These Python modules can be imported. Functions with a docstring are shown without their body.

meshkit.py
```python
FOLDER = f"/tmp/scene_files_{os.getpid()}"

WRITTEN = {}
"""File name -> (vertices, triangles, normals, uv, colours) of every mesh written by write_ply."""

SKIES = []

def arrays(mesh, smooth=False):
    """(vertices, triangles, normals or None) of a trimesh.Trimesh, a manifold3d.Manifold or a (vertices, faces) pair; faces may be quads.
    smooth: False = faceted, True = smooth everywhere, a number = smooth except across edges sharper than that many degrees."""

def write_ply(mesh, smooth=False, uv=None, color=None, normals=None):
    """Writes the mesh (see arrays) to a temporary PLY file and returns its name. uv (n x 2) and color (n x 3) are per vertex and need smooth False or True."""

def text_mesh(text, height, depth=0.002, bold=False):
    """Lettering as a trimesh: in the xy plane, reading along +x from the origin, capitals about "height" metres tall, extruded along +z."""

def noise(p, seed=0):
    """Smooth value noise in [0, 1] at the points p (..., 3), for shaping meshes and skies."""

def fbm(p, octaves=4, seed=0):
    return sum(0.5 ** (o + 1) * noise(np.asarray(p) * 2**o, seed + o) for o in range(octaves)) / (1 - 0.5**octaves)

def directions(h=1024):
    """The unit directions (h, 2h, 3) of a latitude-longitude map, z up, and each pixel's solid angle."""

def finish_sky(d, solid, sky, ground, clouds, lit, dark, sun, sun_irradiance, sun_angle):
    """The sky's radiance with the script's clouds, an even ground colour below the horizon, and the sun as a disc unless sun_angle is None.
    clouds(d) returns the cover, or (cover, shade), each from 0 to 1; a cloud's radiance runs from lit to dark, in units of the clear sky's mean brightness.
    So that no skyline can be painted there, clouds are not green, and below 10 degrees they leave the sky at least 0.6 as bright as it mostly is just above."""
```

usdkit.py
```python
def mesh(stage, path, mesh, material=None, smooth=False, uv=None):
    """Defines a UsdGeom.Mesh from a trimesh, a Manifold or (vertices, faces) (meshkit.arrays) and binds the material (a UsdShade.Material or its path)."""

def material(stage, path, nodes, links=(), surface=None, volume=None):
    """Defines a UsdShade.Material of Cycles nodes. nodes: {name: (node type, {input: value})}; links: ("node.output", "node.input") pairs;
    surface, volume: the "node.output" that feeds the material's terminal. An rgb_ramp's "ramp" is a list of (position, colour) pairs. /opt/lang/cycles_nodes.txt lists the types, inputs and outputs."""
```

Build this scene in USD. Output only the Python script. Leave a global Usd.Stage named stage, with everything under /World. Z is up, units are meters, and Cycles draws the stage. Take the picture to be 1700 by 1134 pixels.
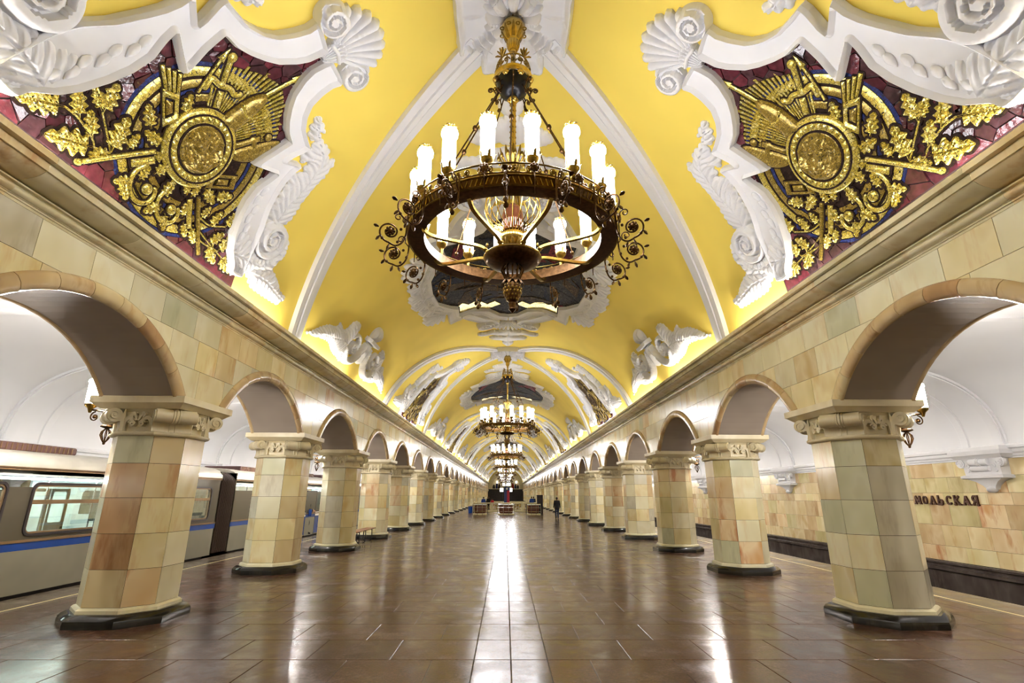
import math, random
import numpy as np, trimesh, shapely
import manifold3d as m3
from scipy.spatial import Delaunay
from shapely.geometry import Polygon, LineString, Point, box
from shapely.ops import unary_union
from shapely import affinity
import usdkit, meshkit
from pxr import Usd, UsdGeom, UsdLux, UsdShade, Gf, Sdf

stage = Usd.Stage.CreateInMemory()
UsdGeom.SetStageUpAxis(stage, 'Z')
W = '/World'
UsdGeom.Xform.Define(stage, W)
PI = math.pi

# ------------------------------------------------------------------ camera
F_PX, TH, CX, YAW, ROLL, CH = 851.63, 0.2903, -0.0837, 0.0115, 0.0032, 2.0193
cam = UsdGeom.Camera.Define(stage, W + '/camera')
_r = np.array([math.cos(YAW), -math.sin(YAW), 0]); _f = np.array([math.sin(YAW), math.cos(YAW), 0]); _z = np.array([0, 0, 1.0])
_fw = _f * math.cos(TH) + _z * math.sin(TH); _up = -_f * math.sin(TH) + _z * math.cos(TH)
_rt = _r * math.cos(ROLL) + _up * math.sin(ROLL); _ut = -_r * math.sin(ROLL) + _up * math.cos(ROLL)
cam.AddTransformOp().Set(Gf.Matrix4d(*_rt, 0, *_ut, 0, *(-_fw), 0, CX, 0, CH, 1))
cam.CreateHorizontalApertureAttr(36.0)
cam.CreateFocalLengthAttr(36.0 * F_PX / 1700)
cam.CreateClippingRangeAttr(Gf.Vec2f(0.05, 1000))
cam.CreateExposureAttr(EXPOSURE := 1.7)

# ------------------------------------------------------------------ light levels (the station's own lamps)
LAMP = 13.0        # radiance of the chandelier shades
SCONCE = 160.0      # radiance of the platform wall lamps
COVE = 20.0         # cornice trough tubes
TRAIN = 9.0        # ceiling strips in the train
def rect_light(name, loc, sx, sy, rot, power_radiance, color=(1, 1, 1)):
    l = UsdLux.RectLight.Define(stage, W + '/' + name)
    l.AddTranslateOp().Set(Gf.Vec3d(*loc)); l.AddRotateXYZOp().Set(Gf.Vec3f(*rot))
    l.CreateWidthAttr(sx); l.CreateHeightAttr(sy); l.CreateIntensityAttr(power_radiance); l.CreateColorAttr(Gf.Vec3f(*color))
    return l
# fluorescent tubes in the trough behind each marble cornice, shining up at the vault (turned over: a RectLight shines along its own -z)
for sd, nm in ((-1, 'left'), (1, 'right')):
    for k in range(33):
        rect_light(f'cove_light_{nm}_{k:02d}', (sd * 5.56, -7.0 + 5.6 * k, 5.66), 0.07, 4.3, (180, sd * 8, 0), COVE, (1.0, 0.98, 0.95))

# ------------------------------------------------------------------ helpers
counts = {}
def _path(name, parent=None):
    base = (str(parent.GetPath()) if parent else W) + '/' + name
    n = counts.get(base, 0); counts[base] = n + 1
    return base if n == 0 else f'{base}_{n:03d}'
def tag(p, label=None, cat=None, group=None, kind=None):
    for k, v in (('label', label), ('category', cat), ('group', group), ('kind', kind)):
        if v: p.SetCustomDataByKey(k, v)
    return p
def obj(name, mesh, mat, parent=None, smooth=False, label=None, cat=None, group=None, kind=None):
    m = usdkit.mesh(stage, _path(name, parent), mesh, MAT[mat], smooth)
    return tag(m.GetPrim(), label, cat, group, kind)
def thing(name, loc, label=None, cat=None, group=None, rotz=0, parent=None, kind=None):
    x = UsdGeom.Xform.Define(stage, _path(name, parent))
    x.AddTranslateOp().Set(Gf.Vec3d(*loc))
    if rotz: x.AddRotateZOp().Set(rotz)
    return tag(x.GetPrim(), label, cat, group, kind)
def dup(src, loc, label, rotz=0, group=None, name=None):
    r = thing(name or src.GetName().rstrip('0123456789').rstrip('_'), loc, label, src.GetCustomDataByKey('category'), group or src.GetCustomDataByKey('group'), rotz)
    r.GetReferences().AddInternalReference(src.GetPath()); r.SetInstanceable(True)
    return r
def cat_(ms):
    ms = [m for m in ms if m is not None]
    V, Fc, o = [], [], 0
    for m in ms:
        v, f = (m.vertices, m.faces) if hasattr(m, 'vertices') else (np.asarray(m[0], float), np.asarray(m[1]))
        if f.shape[1] == 4: f = np.vstack([f[:, [0, 1, 2]], f[:, [0, 2, 3]]])
        V.append(v); Fc.append(f + o); o += len(v)
    return np.vstack(V), np.vstack(Fc)
def mv(m, d):
    v, f = (m.vertices, m.faces) if hasattr(m, 'vertices') else m
    return np.asarray(v) + np.asarray(d, float), f
def rz(m, a, d=(0, 0, 0)):
    v, f = (m.vertices, m.faces) if hasattr(m, 'vertices') else m
    c, s = math.cos(a), math.sin(a); v = np.asarray(v)
    return np.stack([v[:, 0] * c - v[:, 1] * s, v[:, 0] * s + v[:, 1] * c, v[:, 2]], 1) + np.asarray(d, float), f
def bx(x0, x1, y0, y1, z0, z1):
    v = np.array([(x, y, z) for x in (x0, x1) for y in (y0, y1) for z in (z0, z1)], float)
    f = np.array([(0, 1, 3, 2), (4, 6, 7, 5), (0, 4, 5, 1), (2, 3, 7, 6), (0, 2, 6, 4), (1, 5, 7, 3)])
    return v, np.vstack([f[:, [0, 1, 2]], f[:, [0, 2, 3]]])
def rbx(x0, x1, y0, y1, z0, z1, r=0.01):
    pts = [(x, y, z) for x in (x0 + r, x1 - r) for y in (y0 + r, y1 - r) for z in (z0 + r, z1 - r)]
    return man(m3.Manifold.batch_hull([m3.Manifold.sphere(r, 8).translate(p) for p in pts]))
def man(M):
    m = M.to_mesh(); return np.asarray(m.vert_properties)[:, :3].astype(float), np.asarray(m.tri_verts).astype(int)
def loft(rings, closed=True, cap=True):
    R = np.asarray(rings, float); n, k = R.shape[:2]
    v = R.reshape(-1, 3); f = []
    kk = k if closed else k - 1
    for i in range(n - 1):
        a = i * k + np.arange(kk); b = i * k + (np.arange(kk) + 1) % k
        f.append(np.stack([a, b, b + k, a + k], 1))
    f = np.vstack(f); f = np.vstack([f[:, [0, 1, 2]], f[:, [0, 2, 3]]])
    if cap and closed:
        for i in (0, n - 1):
            c = len(v); v = np.vstack([v, R[i].mean(0)]); j = np.arange(k)
            f = np.vstack([f, np.stack([np.full(k, c), i * k + (j if i else (j + 1) % k), i * k + ((j + 1) % k if i else j)], 1)])
    return v, f
def lathe(prof, n=16, c=(0, 0, 0)):
    a = np.arange(n) * 2 * PI / n
    return mv(loft([[(r * math.cos(t), r * math.sin(t), z) for t in a] for r, z in prof]), c)
def tube(path, r, n=6, closed=False, cap=True, flat=None):
    """A round (or, with flat, elliptic) tube along a path of points; r a number or one per point."""
    P = np.asarray(path, float); m = len(P)
    T = np.roll(P, -1, 0) - np.roll(P, 1, 0) if closed else np.gradient(P, axis=0)
    T /= np.maximum(np.linalg.norm(T, axis=1, keepdims=True), 1e-9)
    rr = np.broadcast_to(r, m)
    N = np.cross(T[0], [0, 0, 1.0]);
    if np.linalg.norm(N) < 0.1: N = np.cross(T[0], [1.0, 0, 0])
    rings = []
    for i in range(m):
        N = N - T[i] * (N @ T[i]); N /= np.linalg.norm(N); B = np.cross(T[i], N)
        a = np.arange(n) * 2 * PI / n
        ra, rb = (rr[i], rr[i]) if flat is None else (rr[i], rr[i] * flat)
        rings.append(P[i] + np.cos(a)[:, None] * N * ra + np.sin(a)[:, None] * B * rb)
    if closed: rings.append(rings[0])
    return loft(rings, True, cap and not closed)
def ball(c, r, n=8, sz=1.0):
    return lathe([(r * math.sin(t), -r * sz * math.cos(t)) for t in np.linspace(0.01, PI - 0.01, max(5, n // 2 + 2))], n, c)
def ring(rad, tr, n=32, k=6, c=(0, 0, 0), sz=1.0):
    a = np.arange(n) * 2 * PI / n; b = np.arange(k) * 2 * PI / k
    R = [[((rad + tr * math.cos(t)) * math.cos(s), (rad + tr * math.cos(t)) * math.sin(s), tr * sz * math.sin(t)) for t in b] for s in a]
    return mv(loft(R + [R[0]], True, False), c)
def ring_prof(prof, n=48, c=(0, 0, 0), a0=0.0, a1=2 * PI):
    """A closed (r, z) profile turned about z."""
    a = np.linspace(a0, a1, n + 1)
    return mv(loft([[(r * math.cos(t), r * math.sin(t), z) for r, z in prof] for t in a], True, a1 - a0 < 6.28), c)
def ex(poly, h, fr=None, h0=0.0):
    """Extrudes a shapely polygon from h0 to h and maps (u, v, w) through fr."""
    out = []
    for g in getattr(poly, 'geoms', [poly]):
        if g.is_empty or g.area < 1e-6: continue
        cs = m3.CrossSection([np.asarray(r.coords)[:-1] for r in (g.exterior, *g.interiors)], m3.FillRule.EvenOdd)
        v, f = man(cs.extrude(h - h0)); v[:, 2] += h0
        out.append((v, f))
    if not out: return None
    v, f = cat_(out)
    return (fr(v), f) if fr else (v, f)
def dens(ring, step):
    L = LineString(ring); n = max(4, int(math.ceil(L.length / step)))
    P = np.asarray(ring)[:-1]
    Q = [L.interpolate(t).coords[0] for t in np.linspace(0, L.length, n, endpoint=False)]
    return np.array(Q)
def relief(poly, hf, res, fr, base=-0.02):
    """A carved piece: the polygon, triangulated at about res, raised to hf(points, distance to edge), walls down to base, mapped by fr."""
    out = []
    for g in getattr(poly, 'geoms', [poly]):
        if g.is_empty or g.area < res * res: continue
        loops = []
        for r in (g.exterior, *g.interiors):
            L = r.length; pts = []
            c = np.asarray(r.coords)
            for a, b in zip(c[:-1], c[1:]):
                k = max(1, int(math.ceil(np.hypot(*(b - a)) / (res * 0.8))))
                pts.append(a + (b - a) * (np.arange(k) / k)[:, None])
            loops.append(np.vstack(pts))
        inner = []
        for dd in (0.45, 1.0):
            q = g.buffer(-res * dd)
            for qq in getattr(q, 'geoms', [q]):
                if not qq.is_empty: inner.append(dens(qq.exterior.coords, res))
        x0, y0, x1, y1 = g.bounds
        gx, gy = np.meshgrid(np.arange(x0, x1, res), np.arange(y0, y1, res * 0.87)); gx[1::2] += res / 2
        G = np.stack([gx.ravel(), gy.ravel()], 1)
        gb = g.buffer(-res * 1.6)
        if not gb.is_empty: inner.append(G[shapely.contains_xy(gb, G[:, 0], G[:, 1])])
        B = np.vstack(loops); I = np.vstack(inner) if inner else np.zeros((0, 2))
        P = np.vstack([B, I]); rng = np.random.default_rng(5); Pj = P + rng.normal(0, 1e-6, P.shape)
        tri = Delaunay(Pj).simplices
        c = P[tri].mean(1); tri = tri[shapely.contains_xy(g.buffer(res * 0.02), c[:, 0], c[:, 1])]
        e1, e2 = P[tri[:, 1]] - P[tri[:, 0]], P[tri[:, 2]] - P[tri[:, 0]]
        flip = e1[:, 0] * e2[:, 1] - e1[:, 1] * e2[:, 0] < 0; tri[flip] = tri[flip][:, ::-1]
        d = shapely.distance(shapely.points(P), g.boundary); d[:len(B)] = 0
        h = hf(P, d)
        v = np.column_stack([P, h]); n = len(P)
        wb = np.column_stack([B, np.full(len(B), base)]); v = np.vstack([v, np.column_stack([B, h[:len(B)]]), wb])
        f = [tri]; o = 0
        for lp in loops:
            i = np.arange(len(lp)); j = (i + 1) % len(lp); a, b = n + o + i, n + o + j; a2, b2 = n + len(B) + o + i, n + len(B) + o + j
            f += [np.stack([a, a2, b], 1), np.stack([b, a2, b2], 1)]; o += len(lp)
        out.append((fr(v), np.vstack(f)))
    return cat_(out) if out else None
def smoothstep(x, a, b):
    t = np.clip((x - a) / (b - a), 0, 1); return t * t * (3 - 2 * t)
def spline(pts, n=8, closed=False):
    P = np.asarray(pts, float); m = len(P); out = []
    for i in range(m if closed else m - 1):
        p0, p1, p2, p3 = (P[(i - 1) % m], P[i], P[(i + 1) % m], P[(i + 2) % m]) if closed else (P[max(i - 1, 0)], P[i], P[i + 1], P[min(i + 2, m - 1)])
        t = (np.arange(n) / n)[:, None]
        out.append(0.5 * (2 * p1 + (p2 - p0) * t + (2 * p0 - 5 * p1 + 4 * p2 - p3) * t**2 + (3 * p1 - p0 - 3 * p2 + p3) * t**3))
    if not closed: out.append(P[-1:])
    return np.vstack(out)
def spiral(c, r0, r1, a0, turns, n=28):
    t = np.linspace(0, 1, n); r = r0 * (r1 / r0) ** t; a = a0 + turns * 2 * PI * t
    return np.stack([c[0] + r * np.cos(a), c[1] + r * np.sin(a)], 1)
# ------------------------------------------------------------------ materials
MAT = {}
def lin(c):
    c = np.asarray(c, float) / 255
    return tuple(np.where(c < 0.04045, c / 12.92, ((c + 0.055) / 1.055) ** 2.4))
def mat(name, nodes, links, surface='p.BSDF'):
    MAT[name] = usdkit.material(stage, f'{W}/Looks/{name}', nodes, links, surface=surface)
def plain(name, col, rough=0.5, metal=0.0, noise=0.06, scale=3.0, bump=0.0, bscale=40.0, spec=0.5, **kw):
    c = np.array(lin(col))
    n = {'g': ('geometry', {}), 'n': ('noise_texture', {'scale': scale, 'detail': 1.0, 'roughness': 0.6}),
         'r': ('rgb_ramp', {'ramp': [(0.3, tuple(c * (1 - noise))), (0.7, tuple(np.minimum(c * (1 + noise), 1)))]}),
         'p': ('principled_bsdf', {'roughness': rough, 'metallic': metal, 'specular_ior_level': spec, **kw})}
    l = [('g.position', 'n.vector'), ('n.fac', 'r.fac'), ('r.color', 'p.base_color')]
    if bump:
        n['n2'] = ('noise_texture', {'scale': bscale, 'detail': 4.0}); n['b'] = ('bump', {'strength': bump, 'distance': 0.01})
        l += [('g.position', 'n2.vector'), ('n2.fac', 'b.height'), ('b.normal', 'p.normal')]
    mat(name, n, l)
def marble(name, cols, vein, off, rough=0.2, island=False, squash=(1, 1, 0.7), strength=0.5):
    cs = [lin(c) for c in cols]
    n = {'g': ('geometry', {}), 'm': ('mapping', {'location': (off, off * 1.7, -off), 'scale': squash}),
         'o': ('vector_math', {'math_type': 'scale', 'scale': 37.0}), 'ad': ('vector_math', {'math_type': 'add'}), 'cx': ('combine_xyz', {}),
         'n': ('noise_texture', {'scale': 1.3, 'detail': 2.0, 'roughness': 0.55}),
         'r': ('rgb_ramp', {'ramp': [(0.28, cs[0]), (0.46, cs[1]), (0.58, cs[2]), (0.74, cs[3])]}),
         'm2': ('mapping', {'scale': (2.6, 2.6, 0.9), 'rotation': (0.5, 0.4, 0.0)}),
         'n2': ('noise_texture', {'scale': 1.0, 'detail': 4.0, 'roughness': 0.68}),
         'v': ('rgb_ramp', {'ramp': [(0.0, (0, 0, 0)), (0.54, (0, 0, 0)), (0.70, (1, 1, 1)), (1, (1, 1, 1))]}),
         'vm': ('math', {'math_type': 'multiply', 'value2': strength}),
         'x': ('mix', {'mix_type': 'mix', 'color2': lin(vein)}),
         'rnd': ('map_range', {'from_min': 0.0, 'from_max': 1.0, 'to_min': 0.90, 'to_max': 1.08}),
         'h': ('hsv', {}),
         'p': ('principled_bsdf', {'roughness': rough, 'specular_ior_level': 0.5})}
    src = 'g.random_per_island' if island else 'oi.random'
    if not island: n['oi'] = ('object_info', {})
    l = [('g.position', 'm.vector'), (src, 'cx.x'), (src, 'cx.z'), ('cx.vector', 'o.vector1'), ('o.vector', 'ad.vector1'), ('m.vector', 'ad.vector2'), ('ad.vector', 'n.vector'), ('ad.vector', 'm2.vector'), ('m2.vector', 'n2.vector'),
         ('n.fac', 'r.fac'), ('n2.fac', 'v.fac'), ('v.color', 'vm.value1'), ('vm.value', 'x.fac'), ('r.color', 'x.color1'), ('x.color', 'h.color'), ('rnd.result', 'h.value'), ('h.color', 'p.base_color'), (src, 'rnd.value')]
    mat(name, n, l)
# the hall's slabs: one stone, in the tones the photograph shows
marble('marble_cream', [(218, 210, 172), (227, 220, 186), (232, 226, 196), (220, 208, 164)], (206, 168, 112), 0.0, strength=0.35)
marble('marble_yellow', [(216, 200, 144), (226, 212, 162), (232, 220, 178), (214, 190, 130)], (204, 148, 84), 3.1, strength=0.45)
marble('marble_tan', [(208, 186, 136), (218, 198, 152), (226, 210, 168), (202, 170, 116)], (186, 124, 70), 7.3, strength=0.55)
marble('marble_pink', [(214, 180, 132), (222, 196, 152), (228, 208, 168), (206, 158, 104)], (184, 104, 56), 11.9, strength=0.75)
marble('marble_brown', [(176, 140, 100), (192, 156, 114), (202, 170, 126), (168, 124, 82)], (142, 88, 52), 17.2, strength=0.6)
marble('marble_green', [(192, 192, 158), (204, 203, 170), (212, 211, 182), (188, 182, 142)], (150, 146, 112), 23.6, strength=0.4)
marble('marble_grey', [(190, 184, 160), (202, 196, 172), (212, 206, 184), (184, 174, 144)], (150, 132, 102), 29.4, strength=0.4)
marble('marble_olive', [(190, 176, 122), (202, 190, 140), (212, 200, 154), (182, 160, 102)], (152, 120, 68), 31.8, strength=0.4)
marble('marble_far', [(212, 198, 152), (223, 210, 170), (230, 219, 184), (214, 188, 138)], (190, 140, 86), 41.0, island=True, strength=0.45)
marble('marble_moulding', [(196, 184, 142), (208, 197, 157), (218, 208, 172), (198, 176, 130)], (176, 132, 80), 37.5, rough=0.16, strength=0.35)
marble('marble_arch', [(188, 160, 116), (200, 174, 132), (210, 188, 148), (184, 146, 100)], (156, 104, 62), 39.5, rough=0.16, strength=0.5)
marble('marble_capital', [(204, 190, 154), (214, 202, 166), (220, 209, 176), (206, 190, 150)], (180, 156, 116), 43.1, rough=0.4, strength=0.2)
marble('marble_black', [(24, 23, 20), (32, 30, 26), (40, 38, 32), (26, 24, 22)], (90, 84, 70), 5.5, rough=0.12, strength=0.22)
marble('marble_dark', [(58, 50, 46), (70, 62, 58), (80, 72, 68), (60, 50, 46)], (110, 98, 90), 8.5, rough=0.14, strength=0.3)
SLABS = ['marble_cream'] * 9 + ['marble_yellow'] * 5 + ['marble_tan'] * 3 + ['marble_green'] * 1 + ['marble_grey'] * 2 + ['marble_pink'] * 1
plain('grout', (70, 58, 42), 0.8)
plain('grout_floor', (46, 34, 26), 0.6)
plain('vault_paint', (238, 214, 104), 0.8, spec=0.12, noise=0.03, scale=0.8)
plain('plaster', (221, 221, 224), 0.75, spec=0.2, noise=0.015)
plain('aisle_plaster', (228, 229, 232), 0.6, noise=0.02, scale=0.7)
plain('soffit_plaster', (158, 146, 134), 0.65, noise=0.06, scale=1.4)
# polished brown granite floor
def granite(name, cols, island):
    cs = [lin(c) for c in cols]
    n = {'g': ('geometry', {}), 'n': ('noise_texture', {'scale': 26.0, 'detail': 3.0, 'roughness': 0.75}),
         'r': ('rgb_ramp', {'ramp': [(0.3, cs[0]), (0.5, cs[1]), (0.72, cs[2])]}),
         'n2': ('noise_texture', {'scale': 1.3, 'detail': 3.0, 'roughness': 0.65}), 'rr': ('map_range', {'from_min': 0.3, 'from_max': 0.7, 'to_min': 0.13, 'to_max': 0.27}),
         'rnd': ('map_range', {'to_min': 0.82, 'to_max': 1.18}), 'h': ('hsv', {}),
         'n3': ('noise_texture', {'scale': 2.2, 'detail': 1.0}), 'b': ('bump', {'strength': 0.12, 'distance': 0.02}),
         'p': ('principled_bsdf', {'specular_ior_level': 0.5})}
    l = [('g.position', 'n.vector'), ('g.position', 'n2.vector'), ('g.position', 'n3.vector'), ('n.fac', 'r.fac'), ('r.color', 'h.color'), ('rnd.result', 'h.value'), ('h.color', 'p.base_color'),
         ('n2.fac', 'rr.value'), ('rr.result', 'p.roughness'), ('n3.fac', 'b.height'), ('b.normal', 'p.normal')]
    if island: l.append(('g.random_per_island', 'rnd.value'))
    else: n['oi'] = ('object_info', {}); l.append(('oi.random', 'rnd.value'))
    mat(name, n, l)
granite('granite', [(62, 40, 29), (84, 56, 41), (106, 76, 59)], False)
granite('granite_far', [(62, 40, 29), (84, 56, 41), (106, 76, 59)], True)
granite('granite_edge', [(84, 74, 62), (108, 96, 82), (126, 114, 98)], False)
plain('line_paint', (196, 180, 130), 0.5)
plain('track_bed', (40, 36, 34), 0.9, noise=0.3, scale=12)
plain('rail_steel', (110, 104, 98), 0.35, 0.9)
# chandelier metals and glass
plain('bronze', (146, 120, 58), 0.28, 1.0, noise=0.25, scale=14)
plain('dark_bronze', (92, 68, 44), 0.32, 1.0, noise=0.3, scale=18)
plain('brass', (198, 168, 88), 0.22, 1.0, noise=0.15, scale=16)
plain('black_iron', (26, 26, 30), 0.3, 0.6)
plain('copper_glass', (120, 74, 56), 0.08, 0.7, noise=0.05)
def glow(name, col, strength):
    mat(name, {'e': ('emission', {'color': lin(col), 'strength': strength})}, [], 'e.emission')
glow('lamp_glass', (250, 250, 255), LAMP)
glow('sconce_glass', (255, 248, 240), SCONCE)
glow('strip_light', (240, 255, 250), TRAIN)
glow('screen_glow', (235, 248, 255), 1.6)
glow('sign_glow', (255, 255, 255), 1.4)
# mosaic: gold, blue and dark smalt tesserae with their own joints and tilt; a coarser red stone
def tesserae(name, cols, scale, rough, metal, joint=(30, 22, 12), jw=0.04, tilt=0.10, spec=0.5):
    cs = [lin(c) for c in cols]
    n = {'g': ('geometry', {}), 'v': ('voronoi_texture', {'scale': scale, 'feature': 'f1', 'randomness': 0.7}), 'e': ('voronoi_texture', {'scale': scale, 'feature': 'distance_to_edge', 'randomness': 0.7}),
         'w': ('separate_color', {}), 'r': ('rgb_ramp', {'ramp': list(zip(np.linspace(0, 1, len(cs)), cs))}),
         'j': ('math', {'math_type': 'less_than', 'value2': jw}), 'x': ('mix', {'mix_type': 'mix', 'color2': lin(joint)}),
         'mt': ('map_range', {'from_min': 0.0, 'from_max': 1.0, 'to_min': metal, 'to_max': 0.0}),
         'ns': ('vector_math', {'math_type': 'subtract', 'vector2': (0.5, 0.5, 0.5)}), 'nm': ('vector_math', {'math_type': 'scale', 'scale': tilt}),
         'na': ('vector_math', {'math_type': 'add'}), 'nn': ('vector_math', {'math_type': 'normalize'}),
         'p': ('principled_bsdf', {'roughness': rough, 'specular_ior_level': spec})}
    l = [('g.position', 'v.vector'), ('g.position', 'e.vector'), ('v.color', 'w.color'), ('w.r', 'r.fac'), ('e.distance', 'j.value1'), ('j.value', 'x.fac'), ('r.color', 'x.color1'), ('x.color', 'p.base_color'),
         ('j.value', 'mt.value'), ('mt.result', 'p.metallic'), ('v.color', 'ns.vector1'), ('ns.vector', 'nm.vector1'), ('nm.vector', 'na.vector1'), ('g.normal', 'na.vector2'), ('na.vector', 'nn.vector1'), ('nn.vector', 'p.normal')]
    mat(name, n, l)
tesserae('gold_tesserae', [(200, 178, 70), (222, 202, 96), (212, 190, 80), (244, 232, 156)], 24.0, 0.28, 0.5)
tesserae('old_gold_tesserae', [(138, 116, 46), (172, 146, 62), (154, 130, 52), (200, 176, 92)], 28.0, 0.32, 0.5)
tesserae('blue_tesserae', [(26, 34, 84), (40, 54, 122), (30, 40, 98), (56, 68, 116)], 24.0, 0.6, 0.0, spec=0.2)
tesserae('dark_tesserae', [(34, 20, 18), (48, 32, 26), (40, 26, 26), (60, 42, 34)], 22.0, 0.7, 0.0, spec=0.15)
tesserae('grey_tesserae', [(52, 50, 52), (76, 72, 70), (40, 42, 50), (92, 88, 82)], 14.0, 0.75, 0.0, spec=0.15)
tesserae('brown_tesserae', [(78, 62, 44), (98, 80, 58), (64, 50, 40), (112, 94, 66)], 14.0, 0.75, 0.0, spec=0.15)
tesserae('slate_tesserae', [(36, 42, 60), (50, 56, 74), (30, 34, 50), (66, 70, 84)], 14.0, 0.75, 0.0, spec=0.15)
tesserae('crimson_tesserae', [(116, 28, 36), (146, 40, 48), (96, 22, 30), (128, 36, 60)], 14.0, 0.7, 0.0, spec=0.15)
for i, c in enumerate([(88, 36, 46), (74, 34, 42), (60, 36, 42), (104, 46, 56), (74, 46, 52)]):
    plain(f'red_smalt_{i}', c, 0.14, noise=0.3, scale=9, bump=0.5, bscale=14)
plain('smalt_joint', (52, 34, 34), 0.7)
# train
plain('train_upper', (78, 72, 60), 0.22, noise=0.02)
plain('train_lower', (128, 124, 108), 0.3, noise=0.03)
plain('train_blue', (8, 58, 138), 0.25)
plain('train_white', (226, 226, 222), 0.3)
plain('train_roof', (206, 202, 190), 0.3, 0.35)
plain('trim_metal', (150, 124, 96), 0.25, 0.7)
plain('rubber', (34, 24, 24), 0.6)
plain('vent_brown', (84, 58, 56), 0.6)
plain('bellows_brown', (64, 50, 44), 0.5)
plain('interior_white', (222, 232, 224), 0.35)
plain('yellow_paint', (250, 206, 10), 0.3)
plain('seat_blue', (40, 60, 110), 0.6)
plain('chrome', (200, 200, 200), 0.12, 1.0)
mat('pane', {'t': ('transparent_bsdf', {'color': (0.88, 0.93, 0.9)}), 'g': ('glossy_bsdf', {'roughness': 0.02, 'color': (1, 1, 1)}), 'f': ('fresnel', {'IOR': 1.45}), 'q': ('math', {'math_type': 'multiply', 'value2': 0.4}), 'm': ('mix_closure', {})},
    [('t.BSDF', 'm.closure1'), ('g.BSDF', 'm.closure2'), ('f.fac', 'q.value1'), ('q.value', 'm.fac')], 'm.closure')
plain('dark_pane', (70, 84, 80), 0.08)
# small things
plain('wood', (150, 100, 62), 0.45, noise=0.25, scale=12)
plain('brown_leather', (92, 48, 28), 0.4)
plain('cloth_black', (22, 22, 24), 0.85)
plain('cloth_navy', (28, 40, 62), 0.85)
plain('cloth_blue', (44, 70, 150), 0.85)
plain('cloth_red', (170, 30, 40), 0.85)
plain('skin', (200, 150, 120), 0.5)
plain('hair', (34, 26, 22), 0.6)
plain('banner_red', (170, 26, 60), 0.5)
plain('banner_blue', (30, 44, 110), 0.5)
plain('sign_yellow', (220, 224, 40), 0.5)
plain('stand_black', (28, 16, 18), 0.4)
plain('letter_metal', (74, 44, 30), 0.35, 0.5)
plain('portal_dark', (48, 42, 40), 0.7, noise=0.25)
plain('stone_rail', (206, 194, 150), 0.35, noise=0.1)
plain('grille_gold', (150, 120, 50), 0.35, 0.8)
# ------------------------------------------------------------------ the hall: plan numbers
NB = 24                                    # bays of the arcade
YC0, PITCH, XA = 9.77, 5.6, 6.524          # column 1 stands at y = 9.77
KS = list(range(-3, 31))                   # column numbers; k = 0 is the first in view
colY = lambda k: YC0 + PITCH * k
Y0, Y1 = colY(-3) - 2.8, colY(30) + 2.8    # -9.83 .. 180.57
RV, ZV = 6.0, 4.15                         # the vault: a barrel of radius 6 about z = 4.15
XF, XB = 5.873, 7.175                      # hall and platform faces of the arcade walls
YR = [6.97 + 22.4 * k for k in range(8)]   # rosettes and chandeliers
def vault(sd):
    """(y, s, h) -> a point h inside the vault, s metres along its section from the crown towards side sd."""
    def fr(v):
        ph = v[:, 1] / RV; r = RV - v[:, 2]
        return np.stack([sd * r * np.sin(ph), v[:, 0], ZV + r * np.cos(ph)], 1)
    return fr

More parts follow.
